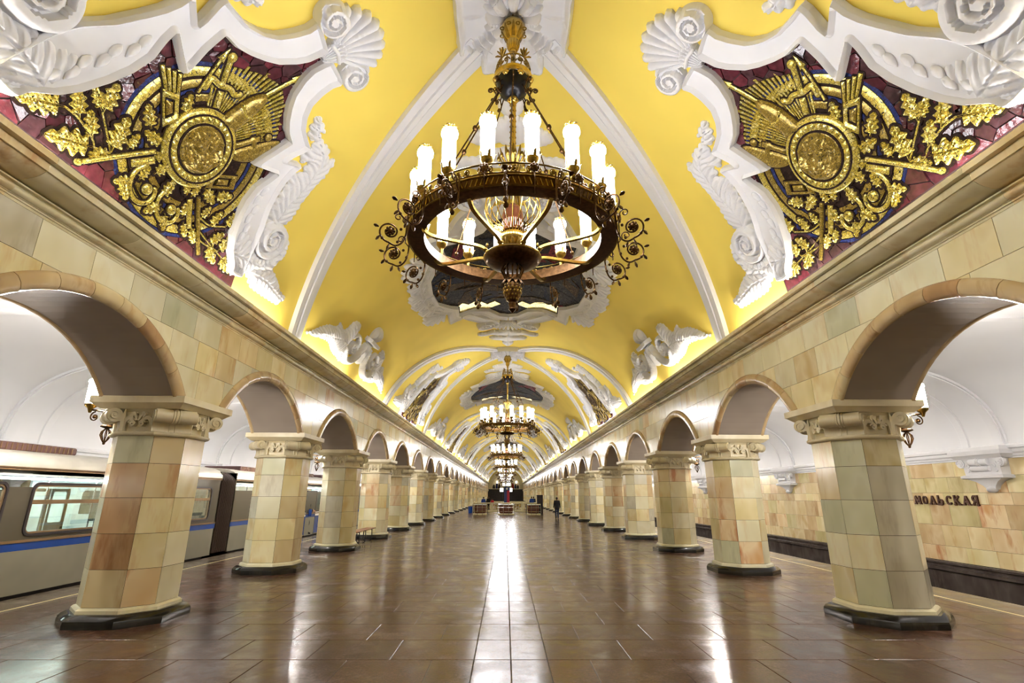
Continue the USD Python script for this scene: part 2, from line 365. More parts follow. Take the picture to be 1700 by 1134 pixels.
# floor: granite slabs, the nearer ones one by one
floor = thing('floor', (0, 0, 0), kind='structure')
obj('grout_bed', bx(-9.88, 9.88, Y0, Y1, -0.3, -0.008), 'grout_floor', floor)
def slab_cols():
    e = [0.0, 0.47] + [0.47 + 1.07 * i for i in range(1, 9)]
    return [(a, b) for a, b in zip(e[:-1], e[1:])] + [(-b, -a) for a, b in zip(e[:-1], e[1:])]
row_d = 0.937; far = []; nslab = 0
def slab_mesh(x0, x1, y0, y1):
    g, c = 0.004, 0.006
    v = [(x0 + g, y0 + g, -0.02), (x1 - g, y0 + g, -0.02), (x1 - g, y1 - g, -0.02), (x0 + g, y1 - g, -0.02)]
    lo = np.array(v); up = lo.copy(); up[:, 2] = -0.003
    ins = np.array([(x0 + g + c, y0 + g + c, 0), (x1 - g - c, y0 + g + c, 0), (x1 - g - c, y1 - g - c, 0), (x0 + g + c, y1 - g - c, 0)])
    return loft([lo, up, ins])
j0 = int((Y0 - 7.44) / row_d) - 1
for j in range(j0, int((Y1 - 7.44) / row_d) + 1):
    ya, yb = 7.44 + row_d * j, 7.44 + row_d * (j + 1)
    ya, yb = max(ya, Y0), min(yb, Y1)
    if yb - ya < 0.1: continue
    cols = []
    for sgn in (-1, 1):
        cols.append((0, sgn * 0.47))
        sh = 0.535 if j % 2 else 0.0
        e = [0.47] + ([0.47 + sh] if sh else []) + [0.47 + sh + 1.07 * i for i in range(1, 9)]
        e = [x for x in e if x < 8.85] + [8.85]
        cols += [(sgn * a, sgn * b) for a, b in zip(e[:-1], e[1:]) if b - a > 0.05]
    for a, b in cols:
        a, b = min(a, b), max(a, b)
        m = slab_mesh(a, b, ya, yb)
        vis = ya > 5.2 and abs((a + b) / 2) < 1.02 * (ya + 0.6)
        if vis and nslab < 290 and yb < 22:
            obj('granite_slab', m, 'granite', floor); nslab += 1
        else: far.append(m)
obj('granite_paving', cat_(far), 'granite_far', floor, kind='stuff')
for sd in (-1, 1):
    a, b = sorted((sd * 8.852, sd * 9.0)); obj('edge_strip', bx(a, b, Y0, Y1, -0.02, 0), 'granite_edge', floor)
    a, b = sorted((sd * 9.002, sd * 9.075)); obj('edge_line', bx(a, b, Y0, Y1, -0.02, 0.001), 'line_paint', floor)
    a, b = sorted((sd * 9.077, sd * 9.9)); obj('edge_strip', bx(a, b, Y0, Y1, -0.25, 0), 'granite_edge', floor)

# the vault with its ribs
ceiling = thing('ceiling', (0, 0, 0), kind='structure')
ph = np.linspace(-1.33, 1.33, 81); ys = np.linspace(Y0, Y1, 35)
v = np.array([[(RV * math.sin(p), y, ZV + RV * math.cos(p)) for p in ph] for y in ys]).reshape(-1, 3)
i, j = np.meshgrid(np.arange(len(ys) - 1), np.arange(80), indexing='ij'); a = (i * 81 + j).ravel()
obj('vault', (v, np.stack([a, a + 81, a + 82, a + 1], 1)), 'vault_paint', ceiling, smooth=True)
RIBP = [(-0.275, -0.02), (-0.275, 0.12), (-0.095, 0.125), (-0.085, 0.105), (-0.075, 0.105), (-0.06, 0.15), (0.06, 0.15), (0.075, 0.105), (0.085, 0.105), (0.095, 0.125), (0.275, 0.12), (0.275, -0.02)]
def rib(yr, sx, sy):
    t = np.linspace(0.10, 0.985, 40); x = 5.87 * t
    y = yr + sy * 6.12 * t; s = RV * np.arcsin(x / RV)
    C = np.stack([y, s], 1); T = np.gradient(C, axis=0); T /= np.linalg.norm(T, axis=1, keepdims=True); N = np.stack([-T[:, 1], T[:, 0]], 1)
    R = np.array([[(*(c + n * u), h) for u, h in RIBP] for c, n in zip(C, N)])
    return vault(sx)(R.reshape(-1, 3)).reshape(R.shape)
for yr in YR + [YR[0] - 22.4]:
    for sx in (-1, 1):
        for sy in (-1, 1):
            if yr < 0 and sy < 0: continue
            obj('vault_rib', loft(rib(yr, sx, sy)), 'plaster', ceiling, smooth=40)

# arcade walls
AR, AZ = 2.70, 2.19                        # arches: circle segments of radius 2.70 about z = 2.19
ZS, ZC = 3.665, 5.33                       # springing (top of the capitals) and underside of the cornice
R_IN = 2.47
def arch_void(yc, r):
    a0 = math.asin((ZS - AZ) / r); t = np.linspace(a0, PI - a0, 25)
    return Polygon([(yc + r * math.cos(x), AZ + r * math.sin(x)) for x in t])
mids = [colY(k) + 2.8 for k in KS]
walls = {}
rngw = random.Random(11)
for sd, nm in ((-1, 'left'), (1, 'right')):
    w = walls[sd] = thing('wall_' + nm, (0, 0, 0), kind='structure')
    prof = box(Y0, ZS, Y1, 5.75)
    prof = prof.difference(unary_union([arch_void(y, R_IN).union(box(y - 2.0, 3.0, y + 2.0, ZS + 0.001)) for y in mids]))
    fr = lambda v, sd=sd: np.stack([sd * (XF + 0.012 + v[:, 2]), v[:, 0], v[:, 1]], 1)
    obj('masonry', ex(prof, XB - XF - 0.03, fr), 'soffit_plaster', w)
    # plaster above the arches on the platform side
    obj('platform_facing', ex(box(Y0, ZS, Y1, 5.0).difference(unary_union([arch_void(y, R_IN + .02) for y in mids])), 0.03, lambda v, sd=sd: np.stack([sd * (XB - 0.02 + v[:, 2]), v[:, 0], v[:, 1]], 1)), 'aisle_plaster', w)
    # marble slabs on the hall side
    frs = lambda v, sd=sd: np.stack([sd * (XF + 0.02 - v[:, 2]), v[:, 0], v[:, 1]], 1)
    voids = {y: arch_void(y, AR - 0.05) for y in mids}
    stuff = []; nw = 0
    rows = [(3.665, 4.22), (4.22, 4.775), (4.775, 5.335)]
    for ri, (za, zb) in enumerate(rows):
        y = Y0 + [0.0, 0.35, 0.1][ri]
        while y < Y1 - 0.05:
            wd = rngw.uniform(0.66, 0.98); y2 = min(y + wd, Y1)
            p = box(y + 0.004, za + 0.004, y2 - 0.004, zb - 0.004)
            for m_, q in voids.items():
                if abs(m_ - y) < 3.6: p = p.difference(q)
            if not p.is_empty and p.area > 0.01:
                for g in getattr(p, 'geoms', [p]):
                    if g.area < 0.008: continue
                    msh = ex(g, 0.022, frs)
                    if 1.5 < y < 36 and nw < 290: obj('marble_slab', msh, rngw.choice(SLABS), w); nw += 1
                    else: stuff.append(msh)
            y = y2
    obj('marble_facing', cat_(stuff), 'marble_far', w, kind='stuff')
    # half-round mouldings round the arches, both faces
    def moulding(yc, xf, out, a0, a1, n):
        t = np.linspace(a0, a1, n); b = np.linspace(0, 2 * PI, 11)[:-1]
        rm, rr = (AR + R_IN) / 2 - 0.01, (AR - R_IN) / 2 + 0.01
        return loft([[(xf + out * 0.085 * math.cos(p), yc + (rm + rr * math.sin(p)) * math.cos(q), AZ + (rm + rr * math.sin(p)) * math.sin(q)) for p in b] for q in t])
    aS = math.asin((ZS - AZ) / (AR - 0.1))
    for k, yc in zip(KS, mids):
        for face in (0, 1):
            xf, out = (sd * (XF + 0.01), -sd) if face == 0 else (sd * (XB - 0.01), sd)
            if face == 0 and -1 <= k <= 3:
                am = thing('arch_moulding', (0, 0, 0), parent=w)
                nps = 9; ed = np.linspace(aS, PI - aS, nps + 1)
                for q in range(nps):
                    obj('moulding_piece', moulding(yc, xf, out, ed[q] + 0.0018, ed[q + 1] - 0.0018, 6), rngw.choice(['marble_arch'] * 4 + ['marble_tan', 'marble_brown']), am, smooth=50)
            else:
                obj('arch_moulding', moulding(yc, xf, out, aS, PI - aS, 21), 'marble_arch', w, smooth=50)
# cornices with the light trough behind
def arcp(cx, cz, r, a0, a1, n, rx=None):
    return [(cx + (rx or r) * math.cos(math.radians(t)), cz + r * math.sin(math.radians(t))) for t in np.linspace(a0, a1, n)]
CP = [(0.0, 5.30), (0.02, 5.30), (0.02, 5.335), (0.035, 5.335), (0.035, 5.36), (0.05, 5.36)] + arcp(0.05, 5.415, 0.05, -90, 70, 7, 0.06) + [(0.075, 5.475), (0.12, 5.475), (0.12, 5.495), (0.05, 5.498), (0.05, 5.512), (0.15, 5.516)] \
    + arcp(0.14, 5.69, 0.175, -82, 0, 9, 0.30) + [(0.43, 5.70), (0.37, 5.70), (0.37, 5.722), (0.52, 5.722), (0.52, 5.80), (0.505, 5.815), (0.44, 5.815), (0.44, 5.62), (0.0, 5.62)]
def corn(sd, ya, yb, n=2):
    return loft([[(sd * (XF + 0.012 - d), y, z) for d, z in CP] for y in np.linspace(ya, yb, n)], True, False)
for n_, (sd, nm) in enumerate(((-1, 'left'), (1, 'right'))):
    t = thing(f'trim_{n_ + 1}', (0, 0, 0), kind='structure')
    tag(t, None)
    y = 2.0; 
    while y < 40:
        L = 1.62
        obj('cornice_block', corn(sd, y + 0.002, y + L - 0.002), rngw.choice(['marble_moulding', 'marble_moulding', 'marble_moulding', 'marble_tan']), t, smooth=35); y += L
    obj('cornice_run', cat_([corn(sd, Y0, 1.998), corn(sd, y, Y1)]), 'marble_moulding', t, smooth=35, kind='stuff')
# back wall behind the camera and far end wall
bw = thing('wall_back', (0, 0, 0), kind='structure')
obj('wall_panel', bx(-14.4, 14.4, Y0 - 0.3, Y0 - 0.003, -1.3, 10.6), 'aisle_plaster', bw)
# platforms' vaults, track walls and track beds
XW, ZSP = 14.2, 3.42
def aprof(x):
    xc = 10.55; a1, b1 = XW - xc, 2.35; a2 = xc - XB
    return np.where(x > xc, ZSP + b1 * np.clip(1 - np.abs((x - xc) / a1) ** 2.3, 0, 1) ** (1 / 2.3), 4.95 + (ZSP + b1 - 4.95) * np.sqrt(np.clip(1 - ((xc - x) / a2) ** 2, 0, 1)))
tt = np.concatenate([XB + (10.55 - XB) * (1 - np.cos(np.linspace(0, PI / 2, 18))), 10.55 + (XW - 10.55) * np.sin(np.linspace(0, PI / 2, 26))[1:]])
for n_, (sd, nm) in enumerate(((-1, 'left'), (1, 'right'))):
    c = thing('ceiling', (0, 0, 0), kind='structure')
    P = np.stack([sd * tt, aprof(tt)], 1)
    v = np.array([[(x, y, z) for x, z in P] for y in (Y0, Y1)]).reshape(-1, 3); k = len(P); a = np.arange(k - 1)
    obj('platform_vault', (v, np.stack([a, a + k, a + k + 1, a + 1], 1)), 'aisle_plaster', c, smooth=True)
    T = np.gradient(P, axis=0); T /= np.linalg.norm(T, axis=1, keepdims=True); Nn = np.stack([T[:, 1], -T[:, 0]], 1) * sd   # towards the room below
    for kk in KS:
        y = colY(kk)
        BP = [(-0.75, -0.02), (-0.75, 0.07), (-0.69, 0.07), (-0.69, 0.10), (-0.62, 0.115), (-0.42, 0.115), (-0.40, 0.08), (-0.36, 0.07), (0.36, 0.07), (0.40, 0.08), (0.42, 0.115), (0.62, 0.115), (0.69, 0.10), (0.69, 0.07), (0.75, 0.07), (0.75, -0.02)]
        R = [[(p[0] + q[0] * h, y + u, p[1] + q[1] * h) for u, h in BP] for p, q in zip(P, Nn)]
        obj('transverse_band', loft(R), 'aisle_plaster', c, smooth=40)
    w = thing(f'wall_{nm}_outer', (0, 0, 0), kind='structure')
    obj('wall_core', bx(*sorted((sd * (XW + 0.03), sd * (XW + 0.3))), Y0, Y1, -1.3, 3.5), 'grout', w)
    rows = [0.02, 0.48, 1.12, 1.78, 2.12, 2.60, 3.06]; stuff = []; nw = 0
    for ri in range(6):
        y = Y0 + (0.31 * ri) % 0.6
        while y < Y1 - 0.05:
            wd = rngw.uniform(0.75, 1.05); y2 = min(y + wd, Y1)
            m = bx(*sorted((sd * XW, sd * (XW + 0.035))), y + 0.004, y2 - 0.004, rows[ri] + 0.004, rows[ri + 1] - 0.004)
            if sd > 0 and 11 < y < 44 and nw < 290: obj('marble_slab', m, rngw.choice(['marble_tan'] * 6 + ['marble_yellow'] * 2 + ['marble_arch'] * 4 + ['marble_pink'] * 3 + ['marble_olive'] * 3), w); nw += 1
            elif sd < 0 and 8 < y < 24 and ri > 3: obj('marble_slab', m, rngw.choice(SLABS), w)
            else: stuff.append(m)
            y = y2
    obj('marble_facing', cat_(stuff), 'marble_far', w, kind='stuff')
    # white cornice under the vault, dark plinth mouldings and plinth below
    CW = [(0.0, 3.06), (0.03, 3.06), (0.03, 3.10), (0.06, 3.13), (0.06, 3.17), (0.10, 3.22), (0.10, 3.30), (0.15, 3.33), (0.15, 3.40), (0.12, 3.44), (0.0, 3.46)]
    obj('wall_cornice', loft([[(sd * (XW + 0.01 - d), y, z) for d, z in CW] for y in (Y0, Y1)]), 'aisle_plaster', w, smooth=30)
    PW = [(0.0, 0.015), (0.08, 0.015), (0.12, -0.01), (0.12, -0.07), (0.06, -0.09), (0.06, -0.16), (0.14, -0.19), (0.14, -0.27), (0.05, -0.31), (0.05, -1.25), (0.0, -1.25)]
    obj('plinth', loft([[(sd * (XW + 0.02 - d), y, z) for d, z in PW] for y in (Y0, Y1)]), 'marble_dark', w, smooth=30)
    f = thing('floor', (0, 0, 0), kind='structure')
    obj('track_bed', bx(*sorted((sd * 9.85, sd * (XW + 0.1))), Y0, Y1, -1.4, -1.25), 'track_bed', f)
    obj('platform_edge', bx(*sorted((sd * 9.80, sd * 9.885))), 'grout', f) if False else None
    obj('platform_side', bx(*sorted((sd * 9.7, sd * 9.86)), Y0, Y1, -1.3, -0.251), 'track_bed', f)
    for xr in (11.2, 12.72):
        obj('rail', bx(*sorted((sd * xr, sd * (xr + 0.07))), Y0, Y1, -1.25, -1.09), 'rail_steel', f)
# ------------------------------------------------------------------ columns
WO, AO = 0.651, 0.311
def octa(off=0.0):
    w, a = WO + off, AO + off * 0.414
    return np.array([(a, -w), (w, -a), (w, a), (a, w), (-a, w), (-w, a), (-w, -a), (-a, -w)])
def loft_oct(prof, cap=True):
    return loft([np.column_stack([octa(o), np.full(8, z)]) for z, o in prof], True, cap)
def oct_prof_closed(prof):
    """A ring moulding: closed (z, off) profile run round the octagon."""
    rings = [[(*octa(o)[i], z) for z, o in prof] for i in range(8)]
    return loft(rings + [rings[0]], True, False)
ZR = [0.27, 0.83, 1.38, 1.95, 2.52, 2.985]
def tile(f, za, zb, g=0.0035):
    i, j = (f - 1) % 8, f
    o, n_ = octa(), octa(-0.035)
    A, B, A2, B2 = o[i], o[j], n_[i], n_[j]
    d = (B - A) / np.linalg.norm(B - A) * g
    A, B, A2, B2 = A + d, B - d, A2 + d, B2 - d
    lo = [(*A, za + g), (*B, za + g), (*B2, za + g), (*A2, za + g)]; hi = [(x, y, zb - g) for (x, y, _), z in zip(lo, range(4))]
    return loft([lo, hi])
# faces: f = 0 looks to -y, then anticlockwise seen from above: 1 = (+x,-y), 2 = +x, 3, 4 = +y, 5, 6 = -x, 7
def c_volute(s):
    """Half of the double scroll ornament on the broad faces: u across, w up."""
    leg = [(0.245 * s, 0.0), (0.245 * s, 0.10), (0.225 * s, 0.185), (0.17 * s, 0.235), (0.105 * s, 0.22), (0.075 * s, 0.165)]
    L1 = LineString(spline(leg, 6)).buffer(0.034, cap_style=2)
    sp = LineString(spiral((0.085 * s, 0.135), 0.062, 0.016, (0.4 if s > 0 else PI - 0.4), 1.3 * (1 if s > 0 else -1), 24)).buffer(0.015)
    sp2 = LineString(spiral((0.075 * s, 0.295), 0.048, 0.012, (-1.2 if s > 0 else PI + 1.2), 1.3 * (1 if s > 0 else -1), 20)).buffer(0.014)
    lk = LineString([(0.02 * s, 0.20), (0.04 * s, 0.25), (0.075 * s, 0.30)]).buffer(0.018)
    return L1, sp, sp2, lk
def capital_parts():
    core = loft_oct([(3.06, -0.03), (3.14, -0.035), (3.40, -0.01), (3.46, 0.02)])
    orn = []
    ps = [q for s in (-1, 1) for q in c_volute(s)]
    for f in (0, 2, 4, 6):
        a = f * PI / 4; n = np.array([math.sin(a), -math.cos(a)]); t = np.array([math.cos(a), math.sin(a)])
        def fr(v, n=n, t=t): 
            r = WO - 0.035 + v[:, 2] + 0.02 * smoothstep(v[:, 1], 0.1, 0.4)
            return np.stack([n[0] * r + t[0] * v[:, 0], n[1] * r + t[1] * v[:, 0], 3.06 + v[:, 1]], 1)
        ms = [ex(p, h, fr) for p, h in zip(ps, [0.065, 0.095, 0.08, 0.085] * 2)]
        ms.append(ball((n[0] * (WO + 0.03), n[1] * (WO + 0.03), 3.195), 0.0, 6) if False else None)
        orn.append(cat_(ms))
    rolls = []
    for f in (1, 3, 5, 7):
        a = f * PI / 4; n = np.array([math.sin(a), -math.cos(a)]); t = np.array([math.cos(a), math.sin(a)])
        D = (WO + AO) / math.sqrt(2)
        def P(u, r, z): return np.stack([n[0] * (D + r) + t[0] * u, n[1] * (D + r) + t[1] * u, 3.06 + z + 0 * u], -1)
        # sheet rising from the neck and rolling outwards, run along the chamfer
        C = (0.125, 0.27); spv = spiral(C, 0.118, 0.11, PI * 0.98, -0.98, 22)
        prof = [(-0.02, 0.0), (0.02, 0.0), (0.012, 0.12), (0.005, 0.2)]
        pin = [(r, z) for r, z in spv]
        sheet = Polygon([(-0.03, 0.0), (0.035, 0.0), (0.02, 0.08), (0.03, 0.17)] + [(C[0] + 0.12 * math.cos(t_), C[1] + 0.12 * math.sin(t_)) for t_ in np.linspace(-2.2, PI - 0.3, 20)] + [(-0.02, 0.40), (-0.03, 0.3)])
        L = 0.31
        fr = lambda v, P=P: P(v[:, 2], v[:, 0], v[:, 1])
        v1, f1 = ex(sheet, L, None, -L)
        body = (P(v1[:, 2], v1[:, 0], v1[:, 1]), f1)
        ms = [body]
        for e in (-1, 1):                                  # spiral faces on the two ends
            s2 = LineString(spiral(C, 0.104, 0.022, -PI / 2, 1.9, 40)).buffer(0.016)
            v2, f2 = ex(s2, 0.03)
            ms.append((P(e * (L + v2[:, 2] - 0.004), v2[:, 0], v2[:, 1]), f2))
            v3, f3 = lathe([(0.03, -0.01), (0.03, 0.02), (0.02, 0.03), (0.001, 0.032)], 10)
            ms.append((P(e * (L + v3[:, 2]), v3[:, 0] + C[0], v3[:, 1] + C[1]), f3))
        tr = np.linspace(-2.6, PI - 0.2, 22)
        for u in (-0.045, 0.0, 0.045):                     # the strap round the roll
            pa = [tuple(P(np.array(u), C[0] + 0.121 * math.cos(q), C[1] + 0.121 * math.sin(q))) for q in tr] 
            ms.append(tube(pa, 0.017 if u else 0.022, 6))
        for u in (-0.045, 0.045):
            ms.append(tube([tuple(P(np.array(u), 0.03, z)) for z in (0.0, 0.08, 0.17)], 0.012, 5))
        rolls.append(cat_(ms))
    abacus = loft([[(x * h, y * h, z) for x, y in ((-1, -1), (1, -1), (1, 1), (-1, 1))] for z, h in ((3.455, 0.70), (3.545, 0.81), (3.545, 0.82), (3.66, 0.82), (3.664, 0.81))])
    return core, orn, rolls, abacus
CAPP = capital_parts()
rngc = random.Random(4)
def make_column(x, y, label, faces, hall):
    """faces: {face: [materials, top row first]}; others are drawn at random."""
    t = thing('marble_column', (x, y, 0), label, 'column')
    obj('base', loft_oct([(0.0, 0.205), (0.06, 0.21), (0.11, 0.20), (0.155, 0.165), (0.185, 0.11), (0.19, 0.02)]), 'marble_black', t, smooth=25)
    obj('plinth_strip', loft_oct([(0.188, 0.065), (0.235, 0.06), (0.262, 0.03), (0.268, 0.0)]), 'marble_cream', t)
    obj('shaft_core', loft_oct([(0.262, -0.012), (3.0, -0.012)]), 'grout', t)
    for f in range(8):
        ms = faces.get(f)
        for r in range(5):
            m = ms[4 - r] if ms else rngc.choice(SLABS)
            obj('marble_tile', tile(f, ZR[r], ZR[r + 1]), m, t)
    obj('neck_ring', oct_prof_closed([(3.022 + 0.042 * math.sin(q), 0.018 + 0.055 * math.cos(q)) for q in np.linspace(0, 2 * PI, 11)[:-1]]), 'marble_capital', t, smooth=50)
    core, orn, rolls, abacus = CAPP
    obj('capital', core, 'marble_capital', t)
    for m in orn: obj('scroll_ornament', m, 'marble_capital', t, smooth=35)
    for m in rolls: obj('volute_roll', m, 'marble_capital', t, smooth=35)
    obj('abacus', abacus, 'marble_capital', t)
    return t
c_, y_, t_, p_, b_, g_, r_, o_ = ['marble_' + k for k in ('cream', 'yellow', 'tan', 'pink', 'brown', 'green', 'grey', 'olive')]
ORD = ['nearest', 'second', 'third', 'fourth', 'fifth', 'sixth', 'seventh', 'eighth', 'ninth', 'tenth', 'eleventh', 'twelfth', 'thirteenth', 'fourteenth', 'fifteenth', 'sixteenth', 'seventeenth', 'eighteenth', 'nineteenth', 'twentieth', 'twenty-first', 'twenty-second', 'twenty-third', 'twenty-fourth', 'twenty-fifth', 'twenty-sixth', 'twenty-seventh', 'twenty-eighth', 'twenty-ninth', 'thirtieth', 'thirty-first']
GRP = 'octagonal marble columns of the two arcades'
cols = {}
spec = {(-1, 0): {0: [g_, b_, b_, b_, t_], 1: [t_, t_, y_, y_, p_], 2: [t_, y_, y_, c_, c_]},
        (1, 0): {6: [y_, t_, g_, c_, y_], 7: [g_, g_, g_, c_, g_], 0: [o_, r_, r_, r_, r_]},
        (-1, 1): {0: [g_, r_, c_, y_, y_], 1: [y_, y_, t_, y_, t_], 2: [y_, y_, t_, t_, t_]},
        (1, 1): {0: [g_, c_, y_, c_, p_], 7: [o_, p_, p_, p_, g_], 6: [t_, p_, y_, y_, g_]},
        (-1, 2): {0: [c_, y_, r_, r_, c_], 1: [y_, y_, y_, y_, y_], 2: [t_, t_, t_, y_, y_]},
        (1, 2): {0: [p_, y_, y_, c_, y_], 7: [t_, y_, o_, o_, g_], 6: [t_, t_, y_, y_, c_]},
        (-1, 3): {}, (1, 3): {}}
for sd, nm in ((-1, 'left'), (1, 'right')):
    for k in KS:
        lab = f'{"nearest" if k == 0 else ORD[k] if k > 0 else ""} octagonal marble column of the {nm} arcade' if k >= 0 else f'octagonal marble column of the {nm} arcade behind the camera'
        if k == 0: lab += ', under the first big arch'
        loc = (sd * XA, colY(k), 0)
        if (sd, k) in spec: cols[sd, k] = make_column(sd * XA, colY(k), lab, spec[sd, k], sd)
        elif k >= -1: cols[sd, k] = (sd, k, lab, loc)
for key, c in list(cols.items()):
    if isinstance(c, tuple):
        sd, k, lab, loc = c
        cols[key] = dup(cols[(1 if k % 2 else -1, 3 if k % 3 else 2)], loc, lab)
for c in cols.values(): c.SetCustomDataByKey('group', GRP)
# ------------------------------------------------------------------ plaster ornament and mosaics on the vault
# outlines in vault coordinates: u along the hall from the panel's middle, s metres down the section from the crown
F3IN = [(0.116, 3.343), (0.104, 3.504), (0.111, 3.726), (0.179, 3.926), (0.288, 4.118), (0.335, 4.203), (0.512, 4.379), (0.711, 4.532), (0.914, 4.646), (1.173, 4.699), (1.134, 5.063), (1.097, 5.252), (1.057, 5.507), (1.583, 5.246), (1.563, 5.45), (1.503, 5.739), (1.545, 6.059), (1.656, 6.395), (1.817, 6.721), (1.987, 6.959), (2.233, 7.159), (2.30, 7.30), (2.426, 7.30), (2.651, 7.255)]
F3OUT = [(0.532, 3.302), (0.607, 3.349), (0.577, 3.513), (0.609, 3.701), (0.63, 3.781), (0.712, 4.008), (0.882, 4.196), (1.097, 4.333), (1.359, 4.393), (1.56, 4.423), (1.552, 4.549), (1.481, 4.829), (1.474, 4.985), (1.826, 4.764), (1.82, 5.008), (1.859, 5.21), (1.941, 5.447), (2.101, 5.826), (2.317, 6.158), (2.419, 6.375)]
LEAFC = [(1.153, 3.964), (1.315, 3.948), (1.551, 3.987), (1.523, 4.093), (1.815, 4.111), (2.03, 4.075), (2.244, 4.177), (2.423, 4.075), (2.53, 4.292), (2.621, 4.422), (2.653, 4.641), (2.763, 5.008), (2.84, 5.218), (2.963, 5.532), (2.917, 5.763), (2.518, 5.989), (2.307, 5.743), (2.232, 5.529), (2.149, 5.279), (2.011, 4.972), (2.158, 4.8), (2.061, 4.666), (2.023, 4.559), (1.861, 4.7), (1.724, 4.528), (1.715, 4.357), (1.651, 4.247), (1.473, 4.312), (1.298, 4.196), (1.218, 4.083)]
LEAFA = [(2.157, 7.182), (1.949, 6.717), (2.016, 6.369), (2.433, 6.497), (2.819, 6.589), (3.172, 6.502), (3.462, 6.212), (3.329, 6.023), (3.418, 5.9), (3.577, 6.088), (3.65, 6.227), (3.58, 6.48), (3.574, 6.621), (3.482, 6.77), (3.004, 6.982), (2.697, 7.242), (2.385, 7.323)]
LEAFB = [(2.811, 7.003), (3.218, 6.761), (3.62, 6.65), (3.988, 6.735), (4.288, 6.866), (4.647, 6.93), (4.559, 7.089), (4.506, 7.161), (4.057, 7.20), (3.69, 7.22), (3.303, 7.22), (3.081, 7.12)]
OAK = [(-1.748, 6.969, -2.222, 7.251), (-1.541, 6.964, -1.796, 6.67), (-1.37, 6.703, -1.471, 6.279), (-1.389, 6.681, -1.661, 6.526), (-1.266, 7.048, -1.511, 6.779), (-1.168, 7.123, -1.745, 7.386), (-0.955, 7.027, -1.069, 6.495), (-0.952, 7.038, -1.184, 7.253), (-0.358, 6.696, -0.306, 6.424), (-0.224, 6.84, -0.096, 6.536), (-0.363, 7.065, -0.352, 6.796), (-0.419, 7.128, -0.677, 7.316), (0.126, 7.029, 0.147, 6.682), (0.505, 6.736, 0.331, 6.566), (0.583, 6.707, 0.596, 6.45), (0.639, 6.417, 0.642, 6.09), (0.694, 6.432, 1.075, 6.523), (0.99, 6.413, 1.305, 6.18), (0.683, 7.064, 0.578, 6.843), (0.765, 7.117, 0.966, 7.303), (0.961, 7.101, 1.219, 7.296), (1.035, 6.865, 1.066, 6.592), (1.308, 6.856, 1.363, 6.505), (1.639, 6.682, 1.718, 6.26), (1.533, 7.12, 1.724, 6.778), (1.834, 7.122, 1.998, 6.669), (1.524, 7.151, 1.925, 7.356), (1.964, 7.164, 2.464, 7.291), (-0.722, 6.386, -1.012, 6.169), (-0.42, 6.426, -0.772, 6.472), (-0.382, 6.416, -0.333, 6.127), (-0.53, 5.887, -0.664, 5.583), (-0.801, 6.837, -0.798, 6.56), (-0.6, 7.2, -0.35, 7.42), (0.2, 7.12, 0.0, 7.4), (0.35, 7.2, 0.5, 7.45)]
STEM = [[(-1.17, 7.125), (-1.259, 7.049), (-1.538, 6.967), (-1.747, 6.968)], [(-0.959, 7.022), (-1.178, 6.843), (-1.374, 6.698)], [(1.039, 6.868), (1.32, 6.848), (1.641, 6.675)], [(1.143, 7.049), (1.525, 7.111), (1.964, 7.164)], [(-0.952, 7.038), (-1.163, 7.12)], [(0.958, 7.098), (1.359, 7.179), (1.84, 7.123)]]
FAN = [(-0.787, 4.991), (-0.599, 4.83), (-0.414, 4.677), (-0.276, 4.541), (-0.067, 4.418), (0.106, 4.326), (0.266, 4.327), (0.429, 4.39), (0.559, 4.467), (0.651, 4.54), (0.759, 4.689), (0.905, 4.739), (1.009, 4.843), (1.03, 5.0)]
mir = lambda L: [(-a, b) for a, b in L]
SHC = (0.09, 6.04)                              # the shield's middle
def pieces(P): return [g for g in getattr(P, 'geoms', [P]) if not g.is_empty and g.area > 1e-4]
def band_h(P, d): return 0.20 * smoothstep(d, 0, 0.02) - 0.075 * smoothstep(d, 0.075, 0.09) + 0.03 * smoothstep(d, 0.105, 0.16) - 0.03 * smoothstep(d, 0.165, 0.18)
def plates(P, res, fr):
    fl = lambda h: (lambda Q, d: np.full(len(Q), h))
    return cat_([relief(P, fl(0.13), res * 1.6, fr), relief(P.difference(P.buffer(-0.075)), lambda Q, d: 0.13 + 0.08 * smoothstep(d, 0, 0.012), res, fr, 0.12)] + [relief(p, lambda Q, d: 0.13 + 0.04 * smoothstep(d, 0, 0.01), res * 1.4, fr, 0.12) for p in pieces(P.buffer(-0.115).difference(P.buffer(-0.150)))])
def leaf_h2(H, mid, m=1, k=0.5):
    L = LineString(spline([(m * a, b) for a, b in mid], 6))
    def hf(P, d):
        q = shapely.points(P); ac = shapely.distance(q, L); al = shapely.line_locate_point(L, q)
        v = np.abs(((al - 0.9 * ac) / 0.16) % 1.0 - 0.5) * 2
        return 0.03 + H * (1 - np.exp(-d / (k * H))) - 0.055 * (1 - smoothstep(v, 0.0, 0.45)) * smoothstep(ac, 0.02, 0.05) * smoothstep(d, 0.0, 0.03) - 0.06 * (1 - smoothstep(ac, 0.0, 0.022))
    return hf
MIDA = [(2.15, 7.0), (2.5, 6.88), (3.0, 6.8), (3.35, 6.5), (3.45, 6.0)]; MIDB = [(2.8, 7.06), (3.5, 6.97), (4.1, 7.02), (4.65, 7.03)]; MIDC = [(2.62, 5.95), (2.50, 5.4), (2.45, 5.0), (2.28, 4.55), (2.1, 4.33), (1.8, 4.22), (1.45, 4.12), (1.15, 4.02)]; MIDU = [(-1.55, 7.15), (-1.75, 6.75), (-2.3, 6.7), (-3.0, 6.86), (-3.7, 7.0), (-4.4, 7.22)]
